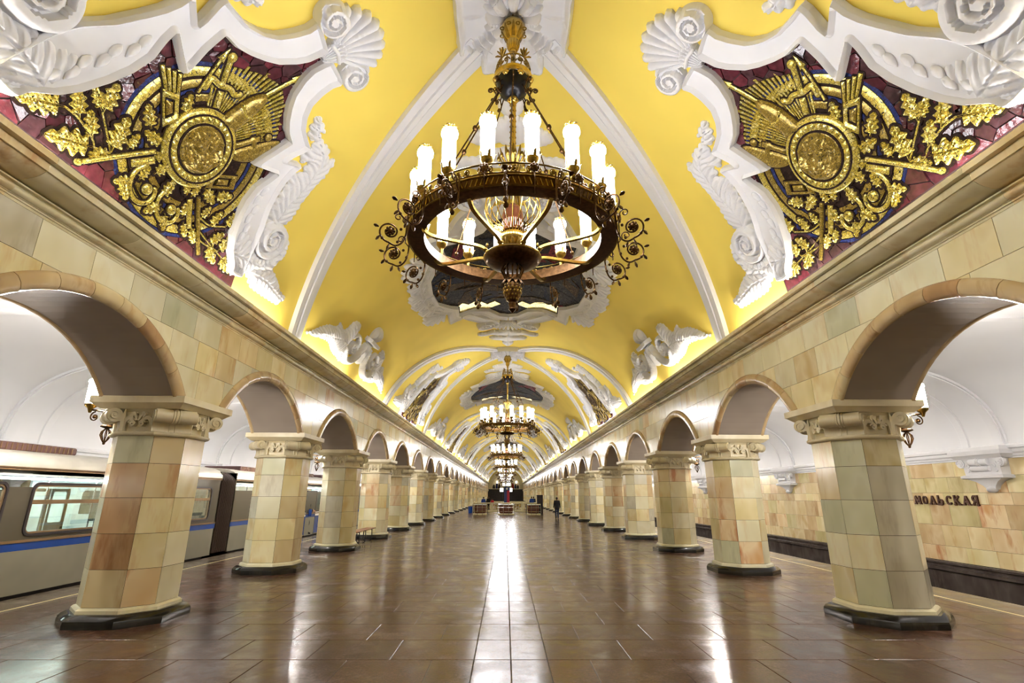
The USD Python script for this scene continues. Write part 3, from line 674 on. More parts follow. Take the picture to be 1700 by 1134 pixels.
def leaf_h(H, k=0.55):
    return lambda P, d: 0.03 + H * (1 - np.exp(-d / (k * H + 1e-6))) + 0.035 * np.sin(34 * (P[:, 0] + 0.7 * P[:, 1])) * smoothstep(d, 0.01, 0.07)
def volute_h(c, r, hand, turns=1.9):
    def hf(P, d):
        q = P - np.array(c); rr = np.hypot(*q.T); th = np.arctan2(q[:, 1], q[:, 0]) * hand
        ph = (np.log(np.maximum(rr, 0.02) / r) / math.log(0.30) * turns - th / (2 * PI)) % 1.0
        g = smoothstep(ph, 0.50, 0.58) * (1 - smoothstep(ph, 0.86, 0.98))
        return 0.235 * smoothstep(d, 0, 0.02) - 0.11 * g * smoothstep(rr, 0.05, 0.09) + 0.02 * (1 - rr / r)
    return hf
def acanthus(pts, lobes=0.05, n=10):
    """Roughens a traced leaf's edge into acanthus teeth."""
    Q = spline(pts, 7, True); L = np.r_[0, np.cumsum(np.hypot(*np.diff(np.vstack([Q, Q[:1]]), axis=0).T))]
    T = np.roll(Q, -1, 0) - np.roll(Q, 1, 0); N = np.stack([T[:, 1], -T[:, 0]], 1) / np.maximum(np.hypot(*T.T)[:, None], 1e-9)
    s = L[:-1]; w = lobes * np.abs(np.sin(s / L[-1] * PI * round(L[-1] / 0.17)))
    a = Polygon(Q); sg = 1 if a.exterior.is_ccw else -1
    return Polygon(Q + N * sg * (w - lobes * 0.4)[:, None]).buffer(0)
def palmette(c, L0, n, spread, up=-1, w=0.075, ln=None):
    out = []
    for a in np.linspace(-spread, spread, n):
        L = L0 * (1 - 0.16 * (a / spread) ** 2)
        d = np.array([math.sin(a), up * math.cos(a)]); t = np.array([d[1], -d[0]])
        q = np.linspace(0, 1, 14); wd = w * (0.35 + 0.65 * q ** 0.8) * np.sqrt(np.clip(1 - np.clip((q - 0.86) / 0.14, 0, 1) ** 2, 0, 1))
        A = np.array(c) + d * (0.25 * L + 0.75 * L * q)[:, None]
        p = Polygon(np.vstack([A + t * wd[:, None], (A - t * wd[:, None])[::-1]])).buffer(0)
        out.append((p, a))
    return out
def side_frame(sd, yr, label):
    org = np.array([sd * 5.2, 0, 7.1]); V = vault(sd)
    fr = lambda v: V(v) - org
    t = thing('plaster_cartouche', (org[0], yr, org[2]), label, 'plasterwork', 'scrolled plaster frames round the side mosaics')
    v3, v4 = ((0.57, 3.07), 0.285), ((2.80, 6.22), 0.45)
    for m in (1, -1):
        f = (lambda L: L) if m > 0 else mir
        band = Polygon(f(F3IN + F3OUT[::-1])).buffer(0).buffer(0.012)
        c3, c4 = (m * v3[0][0], v3[0][1]), (m * v4[0][0], v4[0][1])
        d3, d4 = Point(c3).buffer(v3[1], 20), Point(c4).buffer(v4[1], 22)
        obj('scroll_band', plates(band.difference(d3.buffer(-0.05)).difference(d4.buffer(-0.04)), 0.05, fr), 'plaster', t, smooth=45)
        obj('scroll_volute', relief(d3, volute_h(c3, v3[1], m, 1.6), 0.026, fr), 'plaster', t, smooth=50)
        obj('scroll_volute', relief(d4, volute_h(c4, v4[1], -m, 1.6), 0.036, fr), 'plaster', t, smooth=50)
        obj('acanthus_leaf', relief(acanthus(f(LEAFC), 0.055), leaf_h2(0.13, MIDC, m), 0.028, fr), 'plaster', t, smooth=60)
        obj('acanthus_leaf', relief(acanthus(f(LEAFA), 0.04).difference(d4.buffer(-0.06)), leaf_h2(0.17, MIDA, m), 0.03, fr), 'plaster', t, smooth=60)
        obj('acanthus_leaf', relief(acanthus(f(LEAFB), 0.06), leaf_h2(0.15, MIDB, m), 0.028, fr), 'plaster', t, smooth=60)
        # spray of leaves laid along the lower scroll
        ms = []
        for q in range(7):
            a = np.array([1.68 + 0.07 * q, 5.55 + 0.19 * q]); d = np.array([-0.05 + 0.03 * q, 1.0]); d /= np.hypot(*d); tt_ = np.array([d[1], -d[0]])
            k = np.linspace(0, 1, 9); w = 0.055 * np.sin(PI * k ** 0.8)
            A = a + d * 0.26 * k[:, None] + tt_ * (0.03 * (-1) ** q)
            p = Polygon(f([tuple(z) for z in np.vstack([A + tt_ * w[:, None], (A - tt_ * w[:, None])[::-1]])])).buffer(0)
            ms.append(relief(p, lambda P, d_: 0.15 + 0.06 * (1 - np.exp(-d_ / 0.02)), 0.03, fr, 0.12))
        obj('leaf_spray', cat_(ms), 'plaster', t, smooth=60)
    ms = [relief(p, lambda P, d: 0.07 + 0.13 * (1 - np.exp(-d / 0.03)), 0.034, fr) for p, a in palmette((0, 3.36), 1.06, 9, 0.82, -1, 0.088)]
    obj('palmette', cat_(ms), 'plaster', t, smooth=60)
    ms = [relief(p, lambda P, d: 0.12 + 0.08 * (1 - np.exp(-d / 0.02)), 0.03, fr) for p, a in palmette((0, 3.62), 0.62, 7, 0.42, -1, 0.034)]
    ms.append(relief(LineString([(-0.17, 3.24), (0, 3.20), (0.17, 3.24)]).buffer(0.035), lambda P, d: 0.17 + 0.06 * (1 - np.exp(-d / 0.02)), 0.025, fr))
    obj('palmette_stalk', cat_(ms), 'plaster', t, smooth=60)
    return t
def oak(x0, y0, x1, y1, wk=0.26):
    a, b = np.array([x0, y0]), np.array([x1, y1]); L = np.hypot(*(b - a)); d = (b - a) / L; t = np.array([-d[1], d[0]])
    q = np.linspace(0, 1, 46); env = np.sin(PI * np.clip(q, 0, 1) ** 0.85) ** 0.75
    w = L * wk * env * (0.80 + 0.24 * np.cos(2 * PI * 4.2 * q + 1.2)) + 0.012
    w[q < 0.16] = 0.012
    A = a + d * (L * q)[:, None]
    return Polygon(np.vstack([A + t * w[:, None], (A - t * w[:, None])[::-1]])).buffer(0), (a, d)
def side_mosaic(sd, yr, label, near):
    org = np.array([sd * 5.2, 0, 7.1]); V = vault(sd); fr = lambda v: V(v) - org
    t = thing('mosaic_panel', (org[0], yr, org[2]), label, 'mosaic', 'gold trophy mosaics at the sides of the vault')
    G = {}
    def part(name, m, mt):
        if m is None: return
        if near: obj(name, m, mt, t, smooth=40 if 'gold' in mt else False)
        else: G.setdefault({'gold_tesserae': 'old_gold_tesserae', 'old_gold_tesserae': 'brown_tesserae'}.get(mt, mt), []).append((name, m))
    area = Polygon(F3IN + [(2.72, 7.5), (-2.72, 7.5)] + mir(F3IN)[::-1]).buffer(0.05).buffer(0)
    flat = lambda h: (lambda P, d: np.full(len(P), h))
    part('mosaic_ground', relief(area, flat(0.012), 0.22, fr), 'smalt_joint' if near else 'red_smalt_0')
    ring_c = (0.2, 6.08)
    disc = Point(ring_c).buffer(1.47, 32); fan = Polygon([SHC] + FAN)
    if near:
        rg = np.random.default_rng(8 if sd < 0 else 9); bare = area.buffer(-0.05).difference(disc.buffer(-0.02)).difference(fan)
        P = []
        while len(P) < 400:
            q = (rg.uniform(-2.75, 2.75), rg.uniform(3.3, 7.5))
            if all(np.hypot(q[0] - a, q[1] - b) > 0.135 for a, b in P[-400:]): P.append(q)
            else: rg.random()
            if len(P) > 0 and rg.random() < 0.0004: break
        cells = shapely.voronoi_polygons(shapely.MultiPoint(P), extend_to=area.envelope)
        nst = 0
        for c in cells.geoms:
            for g in pieces(c.intersection(bare).buffer(-0.009)):
                if g.area < 0.0015 or nst > 285: continue
                g = g.simplify(0.012); ti = rg.normal(0, 0.05, 2); c0 = g.centroid; z0 = 0.03 + 0.012 * rg.random()
                def frt(v, ti=ti, c0=c0, z0=z0):
                    w = v.copy(); up = v[:, 2] > 0.5
                    w[:, 2] = np.where(up, z0 + ti[0] * (v[:, 0] - c0.x) + ti[1] * (v[:, 1] - c0.y), 0.0); return fr(w)
                m = ex(g, 1.0, frt)
                obj('smalt_stone', m, f'red_smalt_{rg.integers(5)}', t); nst += 1
    clip = area.buffer(-0.06)
    def flatpoly(name, p, h, mt, res=0.14):
        p = p.intersection(clip)
        if not p.is_empty: part(name, relief(p, flat(h), res, fr, 0.0), mt)
    def gold(name, p, h, mt='gold_tesserae', res=0.035, grow=0.03, outline=True):
        p = p.intersection(clip)
        for g in pieces(p):
            part(name, relief(g, lambda P, d: h + grow * (1 - np.exp(-d / 0.03)), res, fr, 0.0), mt)
        return p
    flatpoly('dark_field', disc.union(fan.buffer(0.03)), 0.02, 'dark_tesserae')
    annu = lambda r0, r1: Point(ring_c).buffer(r1, 40).difference(Point(ring_c).buffer(r0, 40))
    flatpoly('blue_border', annu(1.40, 1.46), 0.034, 'blue_tesserae')
    gold('drapery_band', annu(1.25, 1.385), 0.03, res=0.07, grow=0.015)
    gold('drapery_band', annu(1.08, 1.20), 0.03, 'old_gold_tesserae', 0.07, 0.015)
    flatpoly('blue_border', annu(1.00, 1.06), 0.03, 'blue_tesserae')
    gold('drapery_band', annu(0.86, 0.97), 0.03, 'old_gold_tesserae', 0.07, 0.015)
    # pleated banner: rays from the shield to the scalloped edge
    Lf = LineString(FAN); N = 26
    for q in range(N):
        a, b = Lf.interpolate(q / N, normalized=True), Lf.interpolate((q + 0.55) / N, normalized=True)
        ext = 1.05 if q % 4 == 1 else 1.0
        p = Polygon([SHC, (SHC[0] + (a.x - SHC[0]) * ext, SHC[1] + (a.y - SHC[1]) * ext), (SHC[0] + (b.x - SHC[0]) * ext, SHC[1] + (b.y - SHC[1]) * ext)]).difference(Point(SHC).buffer(0.6))
        gold('banner_ray', p, 0.04, res=0.06, grow=0.015)
        c = Lf.interpolate((q + 0.82) / N, normalized=True); b2 = Lf.interpolate((q + 0.62) / N, normalized=True)
        flatpoly('blue_ray', Polygon([SHC, (b2.x, b2.y), (c.x, c.y)]).difference(Point(SHC).buffer(0.6)), 0.036, 'blue_tesserae')
    def bar(x0, y0, x1, y1, w0, w1=None):
        a, b = np.array([x0, y0]), np.array([x1, y1]); d = (b - a) / np.hypot(*(b - a)); n = np.array([-d[1], d[0]]); w1 = w0 if w1 is None else w1
        return Polygon([a + n * w0, b + n * w1, b - n * w1, a - n * w0])
    outl = []
    def g2(name, p, h, mt='gold_tesserae', res=0.035, grow=0.03):
        outl.append(p.buffer(0.024)); gold(name, p, h, mt, res, grow)
    # lances, swords, helmet, quiver, drums, horns
    g2('lance', bar(0.10, 5.3, 0.20, 4.02, 0.035).union(Polygon([(0.13, 4.08), (0.2, 3.82), (0.27, 4.08)])), 0.05)
    g2('lance', bar(-0.62, 5.5, -0.80, 4.92, 0.022).union(Polygon([(-0.86, 4.94), (-0.86, 4.70), (-0.74, 4.92)])), 0.05)
    g2('sword', bar(-0.24, 5.42, -0.40, 5.2, 0.055).union(bar(-0.48, 5.124, -0.715, 4.80, 0.045)).union(Point(-0.735, 4.76).buffer(0.075)).union(LineString(spline([(-0.62, 5.36), (-0.66, 5.20), (-0.5, 5.16), (-0.34, 5.06), (-0.22, 5.06), (-0.16, 4.98)], 5)).buffer(0.045)), 0.06)
    g2('helmet', Polygon(spline([(-0.03, 5.52), (0.0, 4.98), (0.06, 4.74), (0.15, 4.62), (0.24, 4.76), (0.28, 5.0), (0.30, 5.40)], 5)).buffer(0.02), 0.06, 'old_gold_tesserae', 0.04, 0.07)
    g2('helmet_band', LineString([(0.0, 5.04), (0.14, 5.12), (0.29, 5.06)]).buffer(0.03), 0.12, 'gold_tesserae')
    g2('sword', bar(0.55, 5.55, 0.78, 5.12, 0.05).union(bar(0.66, 5.20, 0.86, 5.30, 0.05)).union(Point(0.88, 4.98).buffer(0.07)), 0.06, 'old_gold_tesserae')
    g2('crescent_axe', Polygon(spline([(0.60, 5.66), (0.80, 5.28), (1.10, 4.85), (1.20, 5.10), (1.02, 5.52), (0.75, 5.72)], 5, True)), 0.05, 'old_gold_tesserae', 0.05)
    quiv = Polygon([(-1.02, 5.87), (-0.79, 5.74), (-0.52, 6.0), (-0.62, 6.24)])
    g2('quiver', quiv.difference(affinity.scale(quiv, 0.6, 0.6)), 0.06); gold('quiver_panel', affinity.scale(quiv, 0.42, 0.42), 0.06, 'old_gold_tesserae')
    for q in range(4): g2('arrow', bar(-0.98 + 0.055 * q, 5.84 - 0.03 * q, -1.27 + 0.085 * q, 5.66 - 0.04 * q, 0.022, 0.03), 0.06)
    g2('staff', bar(-1.216, 7.39, -0.45, 6.58, 0.032).union(Point(-1.24, 7.41).buffer(0.045)), 0.075)
    g2('staff', bar(0.711, 6.62, 1.45, 7.40, 0.03), 0.075, 'old_gold_tesserae')
    g2('scabbard', bar(-0.62, 6.95, -0.36, 6.68, 0.055), 0.06)
    g2('scabbard', bar(0.60, 6.75, 0.94, 7.14, 0.05), 0.06)
    dr = Polygon([(0.70, 6.42), (0.62, 6.18), (1.06, 5.86), (1.20, 6.08)])
    g2('drum', dr.difference(affinity.scale(dr, 0.62, 0.62)), 0.06, 'old_gold_tesserae'); gold('drum_panel', affinity.scale(dr, 0.4, 0.4), 0.06, 'old_gold_tesserae')
    for c in ((-0.17, 7.09), (0.415, 7.09)):
        g2('horn_bell', Point(c).buffer(0.085), 0.07)
        t_ = np.linspace(-0.6, 4.0, 20); arc = [(c[0] + (0.135 + 0.012 * i_) * math.cos(a), c[1] + (0.135 + 0.012 * i_) * math.sin(a)) for i_, a in enumerate(t_)]
        g2('horn', LineString(arc).buffer(0.034), 0.06)
    # the round shield
    rad = lambda r0, r1: Point(SHC).buffer(r1, 40).difference(Point(SHC).buffer(r0, 40)) if r0 else Point(SHC).buffer(r1, 40)
    outl.append(Point(SHC).buffer(0.69, 40))
    sh = lambda h: (lambda P, d: np.full(len(P), h))
    part('shield_rim', relief(rad(0.0, 0.665), lambda P, d: 0.07 + 0.035 * (1 - np.exp(-d / 0.02)), 0.05, fr, 0.0), 'gold_tesserae')
    part('shield_groove', relief(rad(0.555, 0.585), sh(0.112), 0.06, fr, 0.05), 'dark_tesserae')
    for q in range(28):
        a = q * 2 * PI / 28; b = a + 2 * PI / 28 * 0.86
        p = Polygon([(SHC[0] + r * math.cos(x), SHC[1] + r * math.sin(x)) for r, x in ((0.455, a), (0.545, a), (0.545, b), (0.455, b))])
        part('shield_piece', relief(p, lambda P, d: 0.112 + 0.014 * smoothstep(d, 0, 0.012), 0.05, fr, 0.05), 'gold_tesserae')
    part('shield_groove', relief(rad(0.405, 0.44), sh(0.115), 0.06, fr, 0.05), 'dark_tesserae')
    def med(P, d):
        q3 = np.column_stack([P * 7.0, np.zeros(len(P))])
        return 0.118 + 0.12 * np.maximum(meshkit.fbm(q3, 4, 3), 0) * smoothstep(d, 0.0, 0.06) + 0.02 * (np.abs(meshkit.noise(q3 * 2.1, 6)) < 0.12)
    part('medallion', relief(rad(0, 0.40), med, 0.018 if near else 0.05, fr, 0.05), 'old_gold_tesserae')
    for s in STEM: g2('oak_stem', LineString(spline(s, 4)).buffer(0.016), 0.045)
    for L in OAK:
        p, (a, d) = oak(*L); outl.append(p.buffer(0.038)); p = p.intersection(clip)
        def lh(P, dd, a=a, d=d):
            q = P - a; ax = np.abs(q[:, 0] * d[1] - q[:, 1] * d[0]); al = q @ d
            side = np.abs(((al - ax * 0.8) * 15.0) % 1.0 - 0.5)
            return 0.062 + 0.03 * (1 - np.exp(-dd / 0.02)) - 0.04 * (1 - smoothstep(ax, 0.0, 0.016)) - 0.03 * (1 - smoothstep(side, 0.0, 0.16)) * smoothstep(ax, 0.01, 0.03)
        for g in pieces(p): part('oak_leaf', relief(g, lh, 0.02 if near else 0.05, fr, 0.0), 'gold_tesserae')
    part('dark_outline', relief(unary_union(outl).intersection(clip), flat(0.046), 0.12, fr, 0.0), 'dark_tesserae')
    for mt, L in G.items():
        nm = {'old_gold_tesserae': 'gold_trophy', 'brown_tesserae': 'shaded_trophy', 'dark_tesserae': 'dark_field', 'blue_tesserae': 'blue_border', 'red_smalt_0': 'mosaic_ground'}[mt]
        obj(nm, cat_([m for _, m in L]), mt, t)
    return t
BAY = ['nearest', 'second', 'third', 'fourth', 'fifth', 'sixth', 'seventh', 'farthest']
for sd, nm in ((-1, 'left'), (1, 'right')):
    f0 = side_frame(sd, YR[0], f'white scrolled plaster frame round the large near mosaic, {nm} side of the vault')
    side_mosaic(sd, YR[0], f'large near mosaic of a gold shield on red stone, {nm} side of vault', True)
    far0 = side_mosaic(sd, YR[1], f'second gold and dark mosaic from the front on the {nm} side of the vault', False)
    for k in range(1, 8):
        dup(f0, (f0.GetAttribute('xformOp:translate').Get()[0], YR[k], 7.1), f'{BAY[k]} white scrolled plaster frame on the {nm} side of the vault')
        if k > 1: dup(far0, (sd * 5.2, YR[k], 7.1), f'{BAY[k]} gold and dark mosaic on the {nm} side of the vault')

# rosettes at the crossings of the ribs
def rosette(yr, label):
    fr = lambda v: vault(1)(v) - np.array([0, 0, 9.95])
    t = thing('ceiling_rosette', (0, yr, 9.95), label, 'ceiling rosette', 'plaster rosettes where the chandeliers hang')
    th = np.linspace(0, 2 * PI, 121)[:-1]
    k4 = np.abs(((th + PI / 4) % (PI / 2)) - PI / 4)      # 0 in the middle of a cartouche, pi/4 on the ribs
    R = 1.20 - 0.06 * np.cos(k4 * 4.0) * (k4 < 0.6) + 0.08 * np.exp(-((k4 - 0.50) / 0.10) ** 2) - 0.26 * np.exp(-((k4 - PI / 4) / 0.12) ** 2)
    body = Polygon(np.stack([R * np.cos(th), R * np.sin(th) * 0.92], 1))
    def bh(P, d):
        r = np.hypot(*P.T); a = np.arctan2(P[:, 1], P[:, 0]); k = np.abs(((a + PI / 4) % (PI / 2)) - PI / 4)
        rim = 1 - smoothstep(d, 0.03, 0.16)
        dish = 0.10 + 0.19 * rim + 0.06 * np.exp(-(k / 0.03) ** 2) * smoothstep(r, 0.5, 0.7) * (r < 1.1)
        w = smoothstep(k, PI / 4 - 0.24, PI / 4 - 0.14)
        rolls = 0.15 + 0.10 * np.sin(r * 44)
        return (dish * (1 - w) + rolls * w) * smoothstep(d, 0, 0.03)
    obj('cartouche_plate', relief(body, bh, 0.026, fr), 'plaster', t, smooth=60)
    for i in range(16):
        a = i * PI / 8; big = i % 2 == 0; r0, r1, w = (0.14, 0.52, 0.115) if big else (0.2, 0.56, 0.06)
        q = np.linspace(0, 1, 15); wd = w * np.sin(PI * np.clip(q * 0.86 + 0.06, 0, 1)) ** 0.7
        d = np.array([math.cos(a), math.sin(a)]); n = np.array([-d[1], d[0]]); A = d * (r0 + (r1 - r0) * q)[:, None]
        p = Polygon(np.vstack([A + n * wd[:, None], (A - n * wd[:, None])[::-1]])).buffer(0)
        hh = (lambda P, dd, d=d, n=n: 0.14 + 0.24 * (1 - np.exp(-dd / 0.05)) - 0.07 * np.exp(-((P @ n) / 0.016) ** 2) - 0.12 * smoothstep(P @ d, 0.42, 0.55)) if big else (lambda P, dd: 0.12 + 0.16 * (1 - np.exp(-dd / 0.03)))
        obj('petal', relief(p, hh, 0.03, fr), 'plaster', t, smooth=60)
    return t
ro = rosette(YR[0], 'nearest white plaster rosette, where the big chandelier hangs')
for k in range(1, 8): dup(ro, (0, YR[k], 9.95), f'{BAY[k]} white plaster rosette along the crown of the vault')

# long mosaic panels on the crown between the rosettes, with their frames
QC = [(0, 3.05), (1.2, 2.95), (2.1, 2.5), (2.45, 2.2), (3.3, 2.25), (3.2, 1.55), (3.6, 0.85), (4.35, 0.4), (4.5, 0)]
def quad(L): return L + [(a, -b) for a, b in L[::-1][1:]] + [(-a, -b) for a, b in L[1:]] + [(-a, b) for a, b in L[::-1][1:-1]]
YM = [18.17 + 22.4 * k for k in range(7)]
def crown_panel(ym):
    org = np.array([0, 0, 9.9]); fr = lambda v: vault(1)(v) - org
    mos = Polygon(quad(QC)).buffer(0)
    t = thing('mosaic_panel', (0, ym, 9.9), 'long dark mosaic on the crown of the vault behind the big chandelier', 'mosaic', 'dark mosaics along the crown of the vault')
    fl = lambda h: (lambda P, d: np.full(len(P), h))
    obj('mosaic_ground', relief(mos.buffer(0.04), fl(0.012), 0.2, fr), 'grey_tesserae', t)
    rg = np.random.default_rng(3)
    def blob(pts, h, mt, nm): 
        p = Polygon(spline(pts, 5, True)).buffer(0).intersection(mos.buffer(-0.05))
        for g in pieces(p): obj(nm, relief(g, fl(h), 0.2, fr, 0.0), mt, t)
    def shard(pts, h, mt, nm):
        for g in pieces(Polygon(pts).buffer(0).intersection(mos.buffer(-0.05))): obj(nm, relief(g, fl(h), 0.25, fr, 0.0), mt, t)
    for i in range(34):                                       # plain angular fields of stone colours
        c = np.array([rg.uniform(-3.9, 3.2), rg.uniform(-2.8, 2.8)]); a0 = rg.uniform(0, PI); L, w_ = rg.uniform(0.5, 1.5), rg.uniform(0.12, 0.5)
        d = np.array([math.cos(a0), math.sin(a0)]); n_ = np.array([-d[1], d[0]])
        shard([c - d * L, c + n_ * w_ * rg.uniform(0.6, 1), c + d * L * 0.7 + n_ * w_ * 0.3, c + d * L, c - n_ * w_], 0.018 + 0.0006 * i, ['grey_tesserae', 'brown_tesserae', 'slate_tesserae', 'dark_tesserae', 'brown_tesserae', 'slate_tesserae', 'crimson_tesserae'][i % 7], 'stone_field')
    for s in (-1, 1):
        shard([(3.1, s * 0.35), (2.7, s * 0.6), (2.95, s * 0.95), (2.6, s * 1.15), (2.4, s * 1.5), (2.55, s * 1.75), (2.2, s * 2.0), (2.45, s * 2.3), (3.3, s * 2.25), (3.2, s * 1.55), (3.5, s * 0.9)], 0.045, 'gold_tesserae', 'gold_field')
        shard([(-3.3, s * 1.2), (-2.7, s * 1.9), (-1.2, s * 2.3), (-1.3, s * 2.0), (-2.4, s * 1.5)], 0.042, 'crimson_tesserae', 'red_strip')
    u = thing('plaster_cartouche', (0, ym, 9.9), 'white scrolled plaster frame round the crown mosaic behind the big chandelier', 'plasterwork', 'plaster frames round the crown mosaics')
    band = mos.buffer(0.52, join_style=2).difference(mos)
    for q in (box(-7, 0, 0, 5), box(0, 0, 7, 5), box(-7, -5, 0, 0), box(0, -5, 7, 0)):
        obj('frame_moulding', relief(band.intersection(q), lambda P, d: 0.17 * smoothstep(d, 0, 0.03) - 0.05 * smoothstep(d, 0.09, 0.12) + 0.02 * np.cos(P[:, 0] * 40) * smoothstep(d, 0.14, 0.2), 0.06, fr), 'plaster', u, smooth=50)
    for a in (-1, 1):
        for b in (-1, 1):
            c = (a * 5.55, b * 1.12); p = Point(c).buffer(0.47, 20)
            obj('scroll_volute', relief(p, volute_h(c, 0.47, a * b, 1.8), 0.05, fr), 'plaster', u, smooth=50)
            sw = LineString(spline([(a * 3.6, b * 1.95), (a * 4.6, b * 1.35), (a * 5.2, b * 0.75), (a * 5.75, b * 0.68)], 6)).buffer(0.27)
            obj('scroll_band', relief(sw.difference(p.buffer(-0.08)).difference(mos.buffer(0.1)), lambda P, d: 0.19 * smoothstep(d, 0, 0.03) - 0.05 * smoothstep(d, 0.08, 0.1), 0.055, fr), 'plaster', u, smooth=50)
            for cx, cy, L, sp, n in ((2.3, 2.75, 1.15, 1.25, 9), (1.2, 3.05, 0.85, 1.0, 7), (0.3, 3.15, 0.9, 0.9, 7)):
                ms = [relief(affinity.scale(p2, a, b, origin=(0, 0)), lambda P, d: 0.06 + 0.16 * (1 - np.exp(-d / 0.05)), 0.055, fr) for p2, _ in palmette((cx, cy), L, n, sp, 1, 0.10)]
                obj('acanthus_leaf', cat_(ms), 'plaster', u, smooth=60)
            for pts in ([(6.75, 0.0), (6.85, 0.45), (6.78, 0.8), (6.95, 1.15), (6.88, 1.5), (7.12, 1.55), (7.30, 1.2), (7.25, 0.85), (7.45, 0.5), (7.5, 0.0)], [(7.75, 0.0), (7.8, 0.35), (7.72, 0.7), (7.95, 1.0), (8.2, 0.8), (8.35, 0.5), (8.6, 0.2), (8.65, 0.0)], [(8.75, 0.0), (8.8, 0.22), (9.1, 0.28), (9.5, 0.1), (9.6, 0.0)]):
                obj('finial_leaf', relief(acanthus([(a * x, b * y) for x, y in pts], 0.05), lambda P, d: 0.05 + 0.13 * (1 - np.exp(-d / 0.06)), 0.05, fr), 'plaster', u, smooth=60)
        sh = [relief(affinity.scale(affinity.rotate(p2, -90, origin=(5.1, 0)), a, 1, origin=(0, 0)), lambda P, d: 0.10 + 0.16 * (1 - np.exp(-d / 0.05)), 0.05, fr) for p2, _ in palmette((5.1, 0), 1.35, 9, 0.75, 1, 0.10)]
        obj('palmette', cat_(sh), 'plaster', u, smooth=60)
    return t, u
cm, cf = crown_panel(YM[0])
for k in range(1, 7):
    dup(cm, (0, YM[k], 9.9), f'{BAY[k]} dark mosaic from the front on the crown of the vault'); dup(cf, (0, YM[k], 9.9), f'{BAY[k]} white plaster frame from the front on the crown of the vault')

# urns with leafy scrolls low on the vault, midway between the side mosaics
LF1 = [(-4.46, 7.24), (-4.24, 7.15), (-3.85, 6.87), (-3.43, 6.64), (-2.96, 6.53), (-2.87, 6.36), (-2.48, 6.45), (-2.24, 6.33), (-2.07, 5.98), (-1.64, 5.91), (-1.55, 6.17), (-1.62, 6.44), (-1.70, 6.9), (-1.5, 7.25), (-1.85, 7.22), (-2.36, 7.18), (-2.95, 7.02), (-3.62, 7.1)]
def urn(sd, ym, label):
    org = np.array([sd * 5.3, 0, 6.6]); V = vault(sd); fr = lambda v: V(v) - org
    t = thing('plaster_urn', (org[0], ym, org[2]), label, 'plaster ornament', 'plaster urns with leaf scrolls above the cornices')
    obj('urn_bowl', relief(Polygon(spline([(-0.30, 5.95), (-0.36, 5.75), (-0.28, 5.52), (0, 5.40), (0.28, 5.52), (0.36, 5.75), (0.30, 5.95)], 5)).buffer(0.01), lambda P, d: 0.05 + 0.24 * (1 - np.exp(-d / 0.10)) + 0.02 * np.sin(P[:, 0] * 45), 0.03, fr), 'plaster', t, smooth=60)
    obj('urn_rim', relief(box(-0.52, 5.95, 0.52, 6.12), lambda P, d: 0.30 * smoothstep(d, 0, 0.02), 0.05, fr), 'plaster', t, smooth=40)
    obj('urn_stem', relief(Polygon(spline([(-0.32, 6.12), (-0.16, 6.3), (-0.24, 6.5), (-0.12, 6.7), (-0.1, 6.95), (0.1, 6.95), (0.12, 6.7), (0.24, 6.5), (0.16, 6.3), (0.32, 6.12)], 4)), lambda P, d: 0.05 + 0.18 * (1 - np.exp(-d / 0.06)), 0.035, fr), 'plaster', t, smooth=60)
    for m in (-1, 1):
        k = (lambda L: L) if m < 0 else mir
        obj('acanthus_leaf', relief(acanthus(k(LF1), 0.07), leaf_h2(0.18, MIDU, -m), 0.034, fr), 'plaster', t, smooth=60)
        sc = spline([(-0.28, 6.30), (-0.42, 6.62), (-0.62, 6.95), (-1.0, 7.14), (-1.4, 7.12), (-1.68, 6.85)], 6)
        sp = spiral((-1.2, 6.62), 0.50, 0.09, 0.45 + PI, 1.35, 34)
        P = LineString(k([tuple(q) for q in sc])).buffer(0.12).union(LineString(k([tuple(q) for q in sp])).buffer(0.075))
        obj('leaf_scroll', relief(P.buffer(0), lambda Q, d: 0.06 + 0.17 * (1 - np.exp(-d / 0.045)) + 0.015 * np.sin(50 * Q[:, 0] + 50 * Q[:, 1]), 0.035, fr), 'plaster', t, smooth=60)
        c = Point(k([(-1.2, 6.62)])[0]).buffer(0.10)
        obj('scroll_eye', relief(c, lambda Q, d: 0.08 + 0.14 * (1 - np.exp(-d / 0.05)), 0.03, fr), 'plaster', t, smooth=60)
    return t
for sd, nm in ((-1, 'left'), (1, 'right')):
    u0 = urn(sd, YM[0] - 0.2, f'nearest white plaster urn with leaf scrolls above the {nm} cornice')
    for k in range(1, 7): dup(u0, (sd * 5.3, YM[k] - 0.2, 6.6), f'{BAY[k]} white plaster urn with leaf scrolls above the {nm} cornice')
